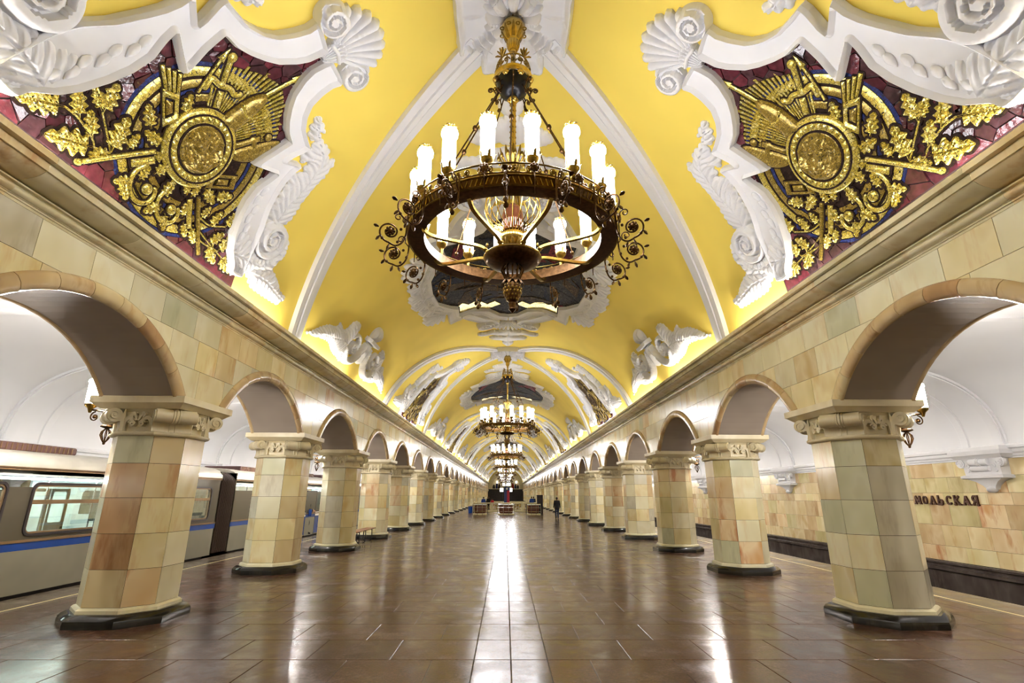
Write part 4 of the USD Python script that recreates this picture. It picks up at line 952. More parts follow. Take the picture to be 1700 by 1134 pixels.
# ------------------------------------------------------------------ chandeliers (z local, 4.53 below the pine-cone tip's height added)
NL, ROT = 16, math.radians(-2.2)
def pol(r, a, z): return (r * math.cos(a), r * math.sin(a), z)
def chandelier(y, label):
    t = thing('chandelier', (0, y, 4.53), label, 'chandelier', 'gilt ring chandeliers hanging down the middle of the hall')
    D = lambda m: mv(m, (0, 0, -4.53)) if m is not None else None
    ob = lambda n, m, mt, par=t, sm=45: obj(n, D(m), mt, par, smooth=sm)
    A = [PI / 2 + ROT + (i + 0.5) * 2 * PI / NL for i in range(NL)]
    # stem
    ob('rod', cat_([lathe([(0.028, 9.9), (0.028, 10.2)], 10), lathe([(0.03, 8.55), (0.042, 8.6), (0.042, 9.22), (0.03, 9.25)], 8)]), 'brass')
    gb = ob('globe', lathe([(0.03, 9.95), (0.07, 9.94), (0.16, 9.88), (0.205, 9.78), (0.20, 9.68), (0.15, 9.56), (0.105, 9.49), (0.10, 9.46)], 24), 'brass')
    lv = []
    for i in range(8):
        a = i * PI / 4
        lv.append(tube([pol(0.11, a, 9.50), pol(0.165, a, 9.58), pol(0.205, a, 9.67), pol(0.208, a, 9.74)], [0.034, 0.03, 0.02, 0.006], 6, flat=0.35))
        lv.append(ring(0.032, 0.012, 10, 5, pol(0.205, a + PI / 8, 9.68)))
    ob('globe_leaf', cat_(lv), 'bronze', gb)
    ob('fluted_cup', cat_([lathe([(0.10, 9.47), (0.105, 9.42), (0.085, 9.32), (0.05, 9.26), (0.06, 9.22), (0.035, 9.20)], 16)] + [tube([pol(0.105, i * PI / 8, 9.45), pol(0.095, i * PI / 8, 9.36), pol(0.06, i * PI / 8, 9.28)], 0.014, 5) for i in range(16)]), 'brass')
    # crown
    cr = ob('crown', cat_([ring_prof([(0.30, 8.62), (0.325, 8.66), (0.32, 8.71), (0.295, 8.72), (0.285, 8.62)], 32), ring(0.245, 0.014, 28, 6, (0, 0, 8.98))]), 'brass')
    sc = []
    for i in range(16):
        a = i * PI / 8
        P = spiral((0, 0), 0.055, 0.012, 0, 1.4 * (1 if i % 2 else -1), 16)
        sc.append(tube([pol(0.285 - 0.0 * q[1], a + q[0] / 0.28, 8.83 + q[1]) for q in P], 0.012, 5))
        sc.append(tube([pol(0.30, a, 8.70), pol(0.298, a + 0.08, 8.80), pol(0.27, a, 8.92), pol(0.245, a, 8.98)], 0.012, 5))
    for i in range(4):
        a = PI / 4 + i * PI / 2
        for q in range(-2, 3):
            sc.append(tube([pol(0.25, a, 8.96), pol(0.29, a + 0.14 * q, 9.06 - 0.012 * q * q), pol(0.32, a + 0.2 * q, 9.10 - 0.02 * q * q)], [0.012, 0.024, 0.012], 5, flat=0.5))
    ob('crown_scrollwork', cat_(sc), 'bronze', cr)
    ro = []
    for i in range(8):
        a = i * PI / 4 + PI / 8
        ro += [ball(pol(0.315, a, 8.56), 0.05, 8), ring(0.055, 0.016, 12, 5)if False else ball(pol(0.335, a, 8.56), 0.024, 6)]
        ro += [ball(pol(0.318, a + 0.14 * math.cos(q * PI / 3), 8.56 + 0.04 * math.sin(q * PI / 3)), 0.02, 5) for q in range(6)]
    ob('crown_rosette', cat_(ro), 'brass', cr)
    ob('iron_bowl', lathe([(0.28, 8.62), (0.27, 8.52), (0.22, 8.40), (0.13, 8.33), (0.04, 8.31)], 24), 'black_iron')
    hk = []
    for i in range(8):
        a = i * PI / 4
        hk.append(tube([pol(0.24 + q[0], a, 8.42 + q[1]) for q in spiral((0.13, 0.02), 0.06, 0.015, PI, -1.5, 16)], 0.012, 5))
        hk.append(tube([pol(0.20 + q[0], a, 8.28 + q[1]) for q in spiral((0.13, -0.02), 0.045, 0.012, PI, 1.5, 14)], 0.011, 5))
        hk.append(tube([pol(0.25, a, 8.52), pol(0.30, a, 8.44), pol(0.27, a, 8.30), pol(0.29, a, 8.22)], 0.011, 5))
    ob('crown_hook', cat_(hk), 'dark_bronze')
    ob('knob', cat_([ball((0, 0, 8.26), 0.085, 14, 0.9)] + [ball(pol(0.07, i * PI / 3, 8.25), 0.03, 6) for i in range(6)]), 'brass')
    # twisted column
    P = []
    th = np.linspace(0, 2 * PI, 13)[:-1]
    zs = np.linspace(7.05, 8.2, 150)
    ob('twisted_column', loft([[pol(0.044 + 0.012 * math.cos(2 * (a) + (z - 7) * 60), a, z) for a in th] for z in zs]), 'brass', sm=60)
    # flared leaves and stems under it
    st = []
    for i in range(12):
        a = i * PI / 6
        st.append(tube(spline([pol(0.05, a, 7.12), pol(0.06, a, 6.8), pol(0.10, a, 6.45), pol(0.13, a, 6.15)], 4), 0.013, 5))
        st.append(tube(spline([pol(0.04, a, 6.62), pol(0.12, a, 6.95), pol(0.20, a, 7.12), pol(0.23, a, 7.24)], 4), [*np.linspace(0.012, 0.03, 8), *np.linspace(0.03, 0.008, 5)], 6, flat=0.5))
        st.append(ball(pol(0.225, a + 0.15, 7.10), 0.028, 6, 1.6))
    ob('flared_leaves', cat_(st), 'bronze')
    # basket of bent rods round a glass dome
    bk = []
    for i in range(20):
        a = i * PI / 10
        bk.append(tube(spline([pol(0.12, a, 5.78), pol(0.17, a, 5.86), pol(0.33, a, 5.98), pol(0.42, a, 6.16), pol(0.40, a, 6.38), pol(0.30, a, 6.50)], 4), 0.0095, 5))
    ob('basket', cat_(bk + [ring(0.30, 0.014, 30, 6, (0, 0, 6.50))]), 'brass')
    ob('glass_dome', lathe([(0.15, 5.84), (0.165, 5.95), (0.165, 6.10), (0.14, 6.22), (0.08, 6.29), (0.01, 6.31)], 20), 'copper_glass')
    vz = ob('turned_vase', lathe([(0.10, 5.42), (0.12, 5.48), (0.09, 5.54), (0.13, 5.60), (0.185, 5.68), (0.195, 5.74), (0.17, 5.79), (0.12, 5.80), (0.10, 5.84)], 24), 'brass')
    ob('vase_leaf', cat_([tube([pol(0.12, i * PI / 6, 5.50), pol(0.165, i * PI / 6, 5.56), pol(0.20, i * PI / 6, 5.66)], [0.03, 0.034, 0.012], 6, flat=0.5) for i in range(12)]), 'bronze', vz)
    # hub, pine-cone and hooks
    ob('hub_dish', cat_([lathe([(0.40, 5.44), (0.425, 5.41), (0.42, 5.36), (0.36, 5.30), (0.24, 5.27), (0.10, 5.26), (0.02, 5.26)], 36), lathe([(0.02, 5.42), (0.39, 5.43)], 36)]), 'dark_bronze')
    ob('hub_rim', ring(0.423, 0.012, 44, 6, (0, 0, 5.40)), 'brass')
    cl = []
    for i in range(12):
        a = i * PI / 6
        cl.append(tube(spline([pol(0.10, a, 5.28), pol(0.16, a, 5.20), pol(0.11, a, 5.06), pol(0.13, a, 4.99)], 4), 0.0125, 5))
    for i in range(10):
        a = i * PI / 5
        cl.append(tube([pol(0.07, a, 4.99), pol(0.13, a, 5.02), pol(0.155, a, 4.98), pol(0.165, a, 4.93)], [0.03, 0.034, 0.026, 0.008], 6, flat=0.5))
    ob('calyx', cat_(cl), 'dark_bronze')
    pc = ob('pine_cone', lathe([(0.06, 5.0), (0.12, 4.98), (0.135, 4.90), (0.125, 4.81), (0.085, 4.72), (0.05, 4.69), (0.06, 4.66), (0.045, 4.62), (0.055, 4.585), (0.025, 4.55), (0.004, 4.53)], 20), 'dark_bronze')
    ob('cone_scale', cat_([ball(pol(0.128 - 0.012 * abs(j - 1.2) ** 1.4, (i + 0.5 * (j % 2)) * PI / 7, 4.94 - 0.05 * j), 0.022, 5, 1.2) for j in range(5) for i in range(14)]), 'bronze', pc)
    sp = []
    for i in range(8):                                        # arms from hub to ring
        a = PI / 2 + ROT + (i + 0.5) * PI / 4
        ctr = spline([(0.38, 5.40), (0.44, 5.47), (0.56, 5.50), (0.80, 5.505), (1.10, 5.515), (1.26, 5.54), (1.34, 5.60), (1.36, 5.65)], 4)
        d = np.gradient(ctr, axis=0); d /= np.hypot(*d.T)[:, None]
        R = []
        for (r, z), (dr, dz) in zip(ctr, d):
            R.append([(r * math.cos(a) - w * math.sin(a) - dz * h * math.cos(a), r * math.sin(a) + w * math.cos(a) - dz * h * math.sin(a), z + dr * h) for w, h in ((-0.027, -0.02), (0.027, -0.02), (0.027, 0.02), (-0.027, 0.02))])
        ob('arm', loft(R), 'brass', sm=30)
        ob('arm_leaf', cat_([ball(pol(0.43, a + 0.02 * q, 5.46 + 0.02 * (q % 2)), 0.03, 6) for q in (-2, 0, 2)] + [ball(pol(0.40, a, 5.54), 0.02, 6, 1.8)]), 'bronze')
    # the ring
    rg = ob('ring_channel', ring_prof([(1.50, 5.615), (1.545, 5.62), (1.55, 5.77), (1.515, 5.78), (1.50, 5.69), (1.36, 5.69), (1.345, 5.78), (1.32, 5.78), (1.315, 5.62), (1.36, 5.615)], 72), 'dark_bronze', sm=30)
    ob('ring_rail', cat_([ring(1.552, 0.014, 72, 6, (0, 0, z), 0.8) for z in (5.625, 5.765, 5.80, 5.935)]), 'bronze', rg)
    ch = []
    for i in range(144):
        a = i * 2 * PI / 144; s = 1 if (i // 9) % 2 else -1
        ch.append(tube([pol(1.552, a - 0.010 * s, 5.65), pol(1.556, a + 0.010 * s, 5.74)], 0.008, 4))
    ob('ring_chevrons', cat_(ch), 'bronze', rg)
    gs = []
    for i in range(NL * 2):
        a = A[0] + i * PI / NL
        for s in (-1, 1):
            P = spiral((0, 0), 0.052, 0.013, -PI / 2, 1.35, 16)
            gs.append(tube([pol(1.545, a + s * (0.012 + 0.045 + q[0] * 0.9) / 1.545, 5.868 + q[1]) for q in P * [1, 1]], 0.0105, 5))
            gs.append(tube([pol(1.545, a, 5.81), pol(1.545, a + s * 0.02, 5.85), pol(1.545, a + s * 0.065, 5.815)], 0.010, 4))
            gs.append(ball(pol(1.55, a + s * 0.037, 5.87), 0.016, 5))
    ob('ring_scrollwork', cat_(gs), 'bronze', rg)
    for a in A:
        # lamp: arm, cup, glass shade, little gilt crown
        base = ob('lamp_cup', mv(cat_([lathe([(0.025, 5.80), (0.03, 5.96), (0.05, 5.99), (0.088, 6.04), (0.092, 6.075), (0.075, 6.085), (0.03, 6.08)], 14)] + [tube([(0.085 * math.cos(q), 0.085 * math.sin(q), 6.06), (0.10 * math.cos(q), 0.10 * math.sin(q), 6.13), (0.118 * math.cos(q), 0.118 * math.sin(q), 6.15)], [0.02, 0.018, 0.006], 5, flat=0.4) for q in np.arange(5) * 2 * PI / 5]), pol(1.46, a, 0)), 'bronze')
        ob('glass_shade', mv(lathe([(0.04, 6.09), (0.088, 6.10), (0.094, 6.20), (0.094, 6.52), (0.090, 6.57), (0.112, 6.60), (0.117, 6.64), (0.108, 6.68), (0.05, 6.70)], 14), pol(1.46, a, 0)), 'lamp_glass', base)
        ob('lamp_crown', mv(cat_([ring(0.07, 0.012, 14, 5, (0, 0, 6.70))] + [ring(0.022, 0.009, 8, 4, (0.072 * math.cos(q), 0.072 * math.sin(q), 6.735)) for q in np.arange(7) * 2 * PI / 7] + [tube([(0.07 * math.cos(q), 0.07 * math.sin(q), 6.71), (0.06 * math.cos(q), 0.06 * math.sin(q), 6.76)], 0.012, 4) for q in np.arange(7) * 2 * PI / 7]), pol(1.46, a, 0)), 'brass', base)
        bo = ob('boss', cat_([mv(ball((0, 0, 0), 0.05, 8), pol(1.57, a, 5.865))] + [ball((1.585 * math.cos(a) - 0.045 * math.cos(q) * math.sin(a), 1.585 * math.sin(a) + 0.045 * math.cos(q) * math.cos(a), 5.865 + 0.045 * math.sin(q)), 0.024, 5) for q in np.arange(7) * 2 * PI / 7] + [tube([pol(1.575, a, 5.95), pol(1.575, a, 5.50)], 0.014, 5, flat=0.6)]), 'dark_bronze')
    for i, a0 in enumerate(A):
        a = a0 + PI / NL * 0.9                                 # hanging scroll brackets between the lamps
        W2 = lambda L: [pol(r, a, z) for r, z in L]
        strap = spline([(1.565, 5.86), (1.572, 5.66), (1.585, 5.48), (1.63, 5.36), (1.72, 5.30), (1.82, 5.34)], 4)
        sp1 = spiral((1.80, 5.50), 0.165, 0.062, -PI / 2 + 0.15, 1.25, 30)
        ms = [tube(W2(np.vstack([strap, sp1])), 0.0125, 6)]
        ms.append(tube(W2(np.vstack([[(1.58, 5.62)], spiral((1.70, 5.74), 0.075, 0.022, PI + 0.6, -1.25, 18)])), 0.0095, 5))
        fl = [mv(ball((0, 0, 0), 0.045, 8), pol(1.80, a, 5.51))]
        nv = np.array([-math.sin(a), math.cos(a), 0])
        for q in np.arange(8) * PI / 4:
            fl.append(ball(tuple(np.array(pol(1.80 + 0.05 * math.cos(q), a, 5.51 + 0.05 * math.sin(q)))), 0.024, 5))
        for r, z in ((1.655, 5.56), (1.69, 5.36), (1.90, 5.385), (1.60, 5.44)): ms.append(ball(pol(r, a, z), 0.023, 6))
        for (r, z), (dr, dz) in (((1.955, 5.55), (0.07, 0.02)), ((1.93, 5.42), (0.05, -0.07)), ((1.80, 5.31), (0.03, -0.09)), ((1.72, 5.29), (-0.03, -0.07))):
            ms.append(tube([pol(r, a, z), pol(r + 0.6 * dr, a, z + 0.6 * dz), pol(r + dr, a, z + dz)], [0.012, 0.034, 0.016], 6, flat=0.6))
        br = ob('scroll_bracket', cat_(ms), 'dark_bronze')
        ob('bracket_flower', cat_(fl), 'dark_bronze', br)
    for i in range(8):                                        # suspension rods
        a = PI / 2 + ROT + i * PI / 4
        ob('suspension_rod', cat_([tube([pol(0.23, a, 8.42), pol(1.42, a, 5.92)], 0.0115, 6), mv(ball((0, 0, 0), 0.04, 8, 1.2), pol(0.78, a, 7.265)), mv(ball((0, 0, 0), 0.034, 8), pol(1.40, a, 5.97))]), 'dark_bronze')
    return t
ch0 = chandelier(YR[0], 'big near chandelier of white glass lamps on a gilt ring')
for k in range(1, 8):
    dup(ch0, (0, YR[k], 4.53), f'{BAY[k]} chandelier from the front, white glass lamps on a gilt ring')
# ------------------------------------------------------------------ wall lamps on the platform side of the columns, consoles on the track walls
def sconce(sd, k, label):
    t = thing('wall_lamp', (sd * XB, colY(k), 2.98), label, 'wall lamp', 'wall lamps on the platform side of the columns')
    X = lambda L: [(sd * x, y, z) for x, y, z in L]
    P = lambda pts: X([(q[0], 0, q[1]) for q in pts])
    obj('bracket', cat_([bx(*sorted((sd * 0.0, sd * 0.06)), -0.05, 0.05, 0.12, 0.55), tube(P(spline([(0.05, 0.3), (0.25, 0.46), (0.5, 0.52), (0.78, 0.56)], 5)), 0.018, 6), tube(P(spiral((0.42, 0.38), 0.14, 0.03, PI / 2, 1.4, 26)), 0.014, 6), tube(P(spiral((0.66, 0.42), 0.10, 0.025, PI / 2, -1.4, 22)), 0.012, 6)]
        + [ball((sd * x, 0, z), 0.035, 7) for x, z in ((0.42, 0.38), (0.66, 0.42), (0.30, 0.30))]), 'dark_bronze', t, smooth=45)
    cage = [tube([(sd * 0.38 + r * math.cos(q), r * math.sin(q), z) for r, z in ((0.02, 0.20), (0.075, 0.14), (0.085, 0.08), (0.05, 0.0), (0.01, -0.06))], 0.009, 5) for q in np.arange(8) * PI / 4]
    obj('pendant', cat_(cage + [lathe([(0.04, 0.30), (0.11, 0.25), (0.11, 0.23), (0.03, 0.20)], 12, (sd * 0.38, 0, 0)), ball((sd * 0.38, 0, -0.07), 0.025, 7)]), 'dark_bronze', t, smooth=45)
    c = obj('lamp_cup', lathe([(0.02, 0.50), (0.05, 0.58), (0.105, 0.63), (0.11, 0.66), (0.08, 0.67)], 14, (sd * 0.775, 0, 0)), 'bronze', t, smooth=45)
    obj('glass_shade', lathe([(0.05, 0.67), (0.105, 0.68), (0.11, 1.06), (0.125, 1.09), (0.11, 1.13), (0.05, 1.14)], 14, (sd * 0.775, 0, 0)), 'sconce_glass', c, smooth=45)
    obj('lamp_crown', cat_([ring(0.075, 0.013, 14, 5, (sd * 0.775, 0, 1.15))] + [ring(0.026, 0.010, 8, 4, (sd * 0.775 + 0.075 * math.cos(q), 0.075 * math.sin(q), 1.185)) for q in np.arange(6) * PI / 3]), 'brass', c, smooth=45)
    return t
for sd, nm in ((-1, 'left'), (1, 'right')):
    s0 = sconce(sd, 0, f'glass wall lamp on a scrolled bracket on the nearest {nm} column')
    for k in range(-2, 30, 2):
        if k == 0: continue
        lab = f'glass wall lamp on a scrolled bracket on the {ORD[k]} {nm} column' if k > 0 else f'glass wall lamp behind the camera on the {nm}'
        dup(s0, (sd * XB, colY(k), 2.98), lab)
def console(sd, y, label):
    t = thing('plaster_console', (sd * XW, y, 2.15), label, 'console', 'white scroll consoles carrying the platform vault ribs')
    B = lambda x0, x1, ya, yb, z0, z1: bx(*sorted((-sd * x0, -sd * x1)), ya, yb, z0, z1)
    obj('cap', loft([[(-sd * 0.0, -h, z), (-sd * d, -h, z), (-sd * d, h, z), (-sd * 0.0, h, z)] for z, d, h in ((0.93, 0.33, 0.78), (1.03, 0.42, 0.86), (1.03, 0.45, 0.88), (1.15, 0.45, 0.88), (1.15, 0.38, 0.84), (1.26, 0.36, 0.80))]), 'plaster', t)
    obj('body', loft([[(-sd * 0.0, -h, z), (-sd * d, -h, z), (-sd * d, h, z), (-sd * 0.0, h, z)] for z, d, h in ((0.46, 0.26, 0.60), (0.95, 0.28, 0.62))]), 'plaster', t)
    rl = []
    for z, r in ((0.83, 0.10), (0.64, 0.075)):
        rl.append(tube([(-sd * 0.30, -0.30, z), (-sd * 0.30, 0.30, z)], r, 14))
    for yy in (-0.05, 0.05): rl.append(tube([(-sd * (0.30 + 0.102 * math.cos(q)), yy, 0.83 + 0.102 * math.sin(q)) for q in np.linspace(-1.5, 1.5, 9)], 0.018, 5))
    obj('roll', cat_(rl), 'plaster', t, smooth=45)
    vs = []
    for e in (-1, 1):
        vs.append(mv(ex(Point(0, 0).buffer(0.135, 14), 0.09, lambda v: np.stack([-sd * (0.22 + v[:, 2]), v[:, 0], v[:, 1]], 1)), (0, e * 0.66, 0.82)))
        vs.append(mv(ex(LineString(spiral((0, 0), 0.12, 0.03, 0, 1.9 * e, 34)).buffer(0.016), 0.03, lambda v: np.stack([-sd * (0.30 + v[:, 2]), v[:, 0], v[:, 1]], 1)), (0, e * 0.66, 0.82)))
        for c, r in (((0.42, 0.74), 0.075), ((0.46, 0.60), 0.06)):
            vs.append(mv(ex(LineString(spiral((0, 0), r, 0.016, 0, 1.6 * e, 24)).buffer(0.016), 0.03, lambda v: np.stack([-sd * (0.265 + v[:, 2]), v[:, 0], v[:, 1]], 1)), (0, e * c[0], c[1])))
    obj('volute', cat_(vs), 'plaster', t, smooth=45)
    obj('neck_moulding', loft([[(-sd * 0.0, -h, z), (-sd * d, -h, z), (-sd * d, h, z), (-sd * 0.0, h, z)] for z, d, h in ((0.36, 0.30, 0.66), (0.38, 0.35, 0.70), (0.44, 0.35, 0.70), (0.47, 0.29, 0.64))]), 'plaster', t)
    obj('pendant', cat_([loft([[(-sd * 0.0, -h, z), (-sd * d, -h, z), (-sd * d, h, z), (-sd * 0.0, h, z)] for z, d, h in ((0.06, 0.13, 0.14), (0.16, 0.16, 0.20), (0.28, 0.22, 0.36), (0.37, 0.30, 0.60))]), mv(ball((0, 0, 0), 0.14, 14, 0.7), (-sd * 0.10, 0, 0.06))]), 'plaster', t, smooth=35)
    return t
CO = ['first', 'second', 'third', 'fourth', 'fifth', 'sixth', 'seventh', 'eighth']
for sd, nm in ((-1, 'left'), (1, 'right')):
    c0 = console(sd, colY(1), f'nearest white plaster console in view on the {nm} track wall')
    for k in [0] + list(range(2, 9)):
        dup(c0, (sd * XW, colY(k), 2.15), f'white plaster console on the {nm} track wall opposite the {"nearest" if k == 0 else ORD[k]} column')
# station name in bronze letters on the right-hand track wall
LET = {'К': [(0, 0, 0, 1), (0.05, 0.45, 0.6, 1), (0.12, 0.55, 0.66, 0)], 'О': 'o', 'М': [(0, 0, 0.06, 1), (0.06, 1, 0.4, 0.25), (0.4, 0.25, 0.74, 1), (0.74, 1, 0.8, 0)], 'С': 'c',
       'Л': [(0.0, 0, 0.36, 1), (0.36, 1, 0.68, 0)], 'Ь': [(0, 0, 0, 1), (0, 0.52, 0.4, 0.52), (0, 0, 0.4, 0)], 'А': [(0.0, 0, 0.36, 1), (0.36, 1, 0.72, 0), (0.14, 0.36, 0.58, 0.36)],
       'Я': [(0.6, 0, 0.6, 1), (0.6, 0.45, 0.25, 0.45), (0.6, 1, 0.25, 1), (0.3, 0.45, 0, 0)]}
def letter(c):
    H, sw = 0.26, 0.026
    if LET[c] == 'o': p = affinity.scale(Point(0.35, 0.5).buffer(0.5, 20), 0.74, 1).difference(affinity.scale(Point(0.35, 0.5).buffer(0.38, 20), 0.62, 1)); return affinity.scale(p, H, H, origin=(0, 0)).buffer(0.004)
    if LET[c] == 'c':
        t = np.linspace(0.75, 2 * PI - 0.75, 24); return LineString([(H * (0.38 + 0.34 * math.cos(q)), H * (0.5 + 0.46 * math.sin(q))) for q in t]).buffer(sw * 0.85).union(box(H * 0.58, H * 0.66, H * 0.70, H * 0.88))
    p = unary_union([LineString([(a * H, b * H), (d * H, e * H)]).buffer(sw, cap_style=3 if a == d or b == e else 2) for a, b, d, e in LET[c]])
    if c in 'ЬЯ':
        x0, y0, s = (0.4, 0.26, 1) if c == 'Ь' else (0.25, 0.725, -1); t = np.linspace(-PI / 2, PI / 2, 12)
        p = p.union(LineString([(H * (x0 + s * 0.22 * math.cos(q)), H * (y0 + 0.265 * math.sin(q))) for q in t]).buffer(sw))
    for x in sorted({l[0] for l in LET[c] if l[1] in (0,)} | {l[2] for l in LET[c] if l[3] == 0}):       # feet
        p = p.union(box(x * H - 0.045, -0.012, x * H + 0.045, 0.016))
    return p.buffer(0.002)
nm_ = thing('station_name', (XW, 16.0, 1.76), 'bronze letters of the station name on the right track wall', 'sign')
for i, c in enumerate('КОМСОМОЛЬСКАЯ'):
    yy = 4.10 - 0.325 * i
    m = ex(letter(c), 0.045, lambda v, yy=yy: np.stack([-(v[:, 2] + 0.005), yy - v[:, 0], v[:, 1]], 1))
    obj('letter', m, 'letter_metal', nm_)
# ------------------------------------------------------------------ the train at the left platform
XT0, XT1, ZT0, ZG = -9.95, -12.62, 0.06, 2.52        # near side, far side, sill, gutter
rrect = lambda a, b, c, d, r=0.12: box(a + r, c + r, b - r, d - r).buffer(r, 6)
def metro_car(ya, yb, wins, doors, label, open_door=None):
    t = thing('metro_car', (-11.3, (ya + yb) / 2, ZT0), label, 'metro car', 'cars of the train at the left platform')
    O = np.array([-11.3, (ya + yb) / 2, ZT0])
    def ob(n, m, mt, par=t, **kw): return obj(n, mv(m, -O), mt, par, **kw) if m is not None else None
    side = lambda x, th, s=1: (lambda v: np.stack([x - s * v[:, 2], v[:, 0], v[:, 1]], 1))
    near, farw = side(XT0, 1), side(XT1, 1, -1)
    holes = unary_union([rrect(a, b, 1.22, 2.19) for a, b in wins] + [box(a, b, 0.0, 2.14) for a, b in doors])
    strip = lambda z0, z1: box(ya, z0, yb, z1).difference(holes)
    ob('lower_panel', ex(strip(ZT0, 0.90), 0.05, near), 'train_lower')
    ob('blue_stripe', ex(strip(0.90, 1.05), 0.052, side(XT0 + 0.002, 1)), 'train_blue')
    ob('upper_panel', ex(strip(1.05, ZG), 0.05, near), 'train_upper')
    ob('belt_trim', ex(box(ya, 1.055, yb, 1.105).difference(unary_union([box(a - .01, b + .01, 0, 2.2) for a, b in doors])), 0.018, side(XT0, 1, -1)), 'trim_metal')
    for a, b in wins:
        f = ob('window_frame', ex(rrect(a - 0.05, b + 0.05, 1.17, 2.24, 0.16).difference(rrect(a + 0.0, b - 0.0, 1.22, 2.19)), 0.03, side(XT0, 1, -1)), 'rubber')
        ob('window_trim', ex(rrect(a, b, 1.22, 2.19).difference(rrect(a + 0.035, b - 0.035, 1.255, 2.155, 0.09)), 0.04, side(XT0 - 0.03, 1, -1)), 'trim_metal', f)
        ob('window_bar', ex(box(a, 1.80, b, 1.885), 0.05, side(XT0 - 0.035, 1, -1)), 'trim_metal', f)
        ob('pane', ex(rrect(a + 0.02, b - 0.02, 1.24, 2.17, 0.1), 0.006, side(XT0 - 0.03, 1)), 'pane', f)
    for a, b in doors:
        if open_door == (a, b):                               # leaves slid back along the side
            for y0, y1 in ((a - 0.72, a - 0.02), (b + 0.02, b + 0.72)):
                leaf(ob, side, y0, y1, XT0 + 0.012)
            ob('door_frame', ex(box(a - 0.03, 0.06, b + 0.03, 2.18).difference(box(a, 0.0, b, 2.13)), 0.04, side(XT0 + 0.01, 1)), 'rubber')
        else:
            m = (a + b) / 2
            for y0, y1 in ((a, m - 0.01), (m + 0.01, b)): leaf(ob, side, y0, y1, XT0 - 0.04, True)
    # far side with its windows and yellow doors, floor, ceiling, ends
    fd = [(a, b) for a, b in doors]
    fw_h = unary_union([rrect(a, b, 1.22, 2.1) for a, b in wins if b < yb - 0.3] + [box(a, b, 0.0, 2.14) for a, b in fd])
    ob('far_panel', ex(box(ya, ZT0, yb, ZG).difference(fw_h), 0.06, farw), 'interior_white')
    for a, b in wins: ob('far_window', ex(rrect(a - .02, b + .02, 1.2, 2.12), 0.02, side(XT1 + 0.0, 1, -1)), 'dark_pane')
    for a, b in fd:
        m = (a + b) / 2
        for y0, y1 in ((a, m - 0.012), (m + 0.012, b)):
            d = ob('inner_door', ex(box(y0, 0.1, y1, 2.14).difference(rrect(y0 + 0.08, y1 - 0.12, 1.25, 2.06, 0.05)), 0.04, side(XT1 + 0.02, 1, -1)), 'yellow_paint')
            ob('inner_door_window', ex(rrect(y0 + 0.07, y1 - 0.11, 1.24, 2.07, 0.05), 0.015, side(XT1 + 0.02, 1, -1)), 'dark_pane', d)
    ob('inner_floor', bx(XT1, XT0 - 0.05, ya, yb, 0.06, 0.10), 'seat_blue')
    ob('inner_ceiling', bx(XT1 + 0.03, XT0 - 0.05, ya, yb, 2.36, 2.40), 'interior_white')
    for x in (-10.9, -11.7): ob('ceiling_lamp', bx(x - 0.07, x + 0.07, ya + 0.5, yb - 0.5, 2.33, 2.358), 'strip_light')
    gaps = [ya] + [z for d in doors for z in d] + [yb]
    for q in range(0, len(gaps), 2):
        y0, y1 = gaps[q] + 0.25, gaps[q + 1] - 0.25
        if y1 - y0 > 0.8:
            for xa, xb in ((XT1 + 0.08, XT1 + 0.55), (XT0 - 0.60, XT0 - 0.08)):
                ob('seat', cat_([rbx(xa, xb, y0, y1, 0.42, 0.52, 0.03), rbx(*((xa - 0.02, xa + 0.09) if xa < -12 else (xb - 0.09, xb + 0.02)), y0, y1, 0.55, 1.05, 0.03)]), 'seat_blue')
    for d in doors:
        for yy in (d[0] - 0.16, d[1] + 0.16):
            for x in (XT1 + 0.62, XT0 - 0.66): ob('grab_pole', tube([(x, yy, 0.1), (x, yy, 2.36)], 0.02, 8), 'chrome')
            for x0, x1 in ((XT1 + 0.06, XT1 + 0.6),): ob('seat_screen', bx(x0, x1, yy - 0.012, yy + 0.012, 0.5, 1.45), 'interior_white')
    for y in (ya, yb - 0.05):
        e = ob('end_wall', bx(XT1, XT0, y, y + 0.05, ZT0, 2.75), 'train_upper')
    # roof: rounded gutter band and flat top with vents
    RP = [(-9.93, ZG), (-9.93, 2.60), (-9.97, 2.70), (-10.07, 2.79), (-10.25, 2.86), (-10.7, 2.93), (-11.3, 2.95), (-11.9, 2.93), (-12.35, 2.86), (-12.53, 2.79), (-12.62, 2.70), (-12.65, ZG)]
    ob('roof', loft([[(x, y, z) for x, z in RP] for y in (ya, yb)]), 'train_roof', smooth=40)
    ob('gutter', cat_([tube([(-9.935, ya, ZG), (-9.935, yb, ZG)], 0.02, 6), bx(-9.94, -9.925, ya, yb, ZG - 0.05, ZG - 0.02)]), 'trim_metal')
    y = ya + 1.2
    while y + 3.0 < yb - 4.5:
        v = ob('roof_vent', rbx(-11.9, -10.45, y, y + 3.4, 2.88, 3.06, 0.04), 'vent_brown')
        ob('vent_fin', cat_([bx(-10.452, -10.43, yy, yy + 0.02, 2.9, 3.04) for yy in np.arange(y + 0.1, y + 3.3, 0.12)]), 'trim_metal', v)
        y += 4.6
    ob('underframe', bx(-12.5, -10.05, ya + 0.3, yb - 0.3, -0.55, 0.05), 'rubber')
    return t
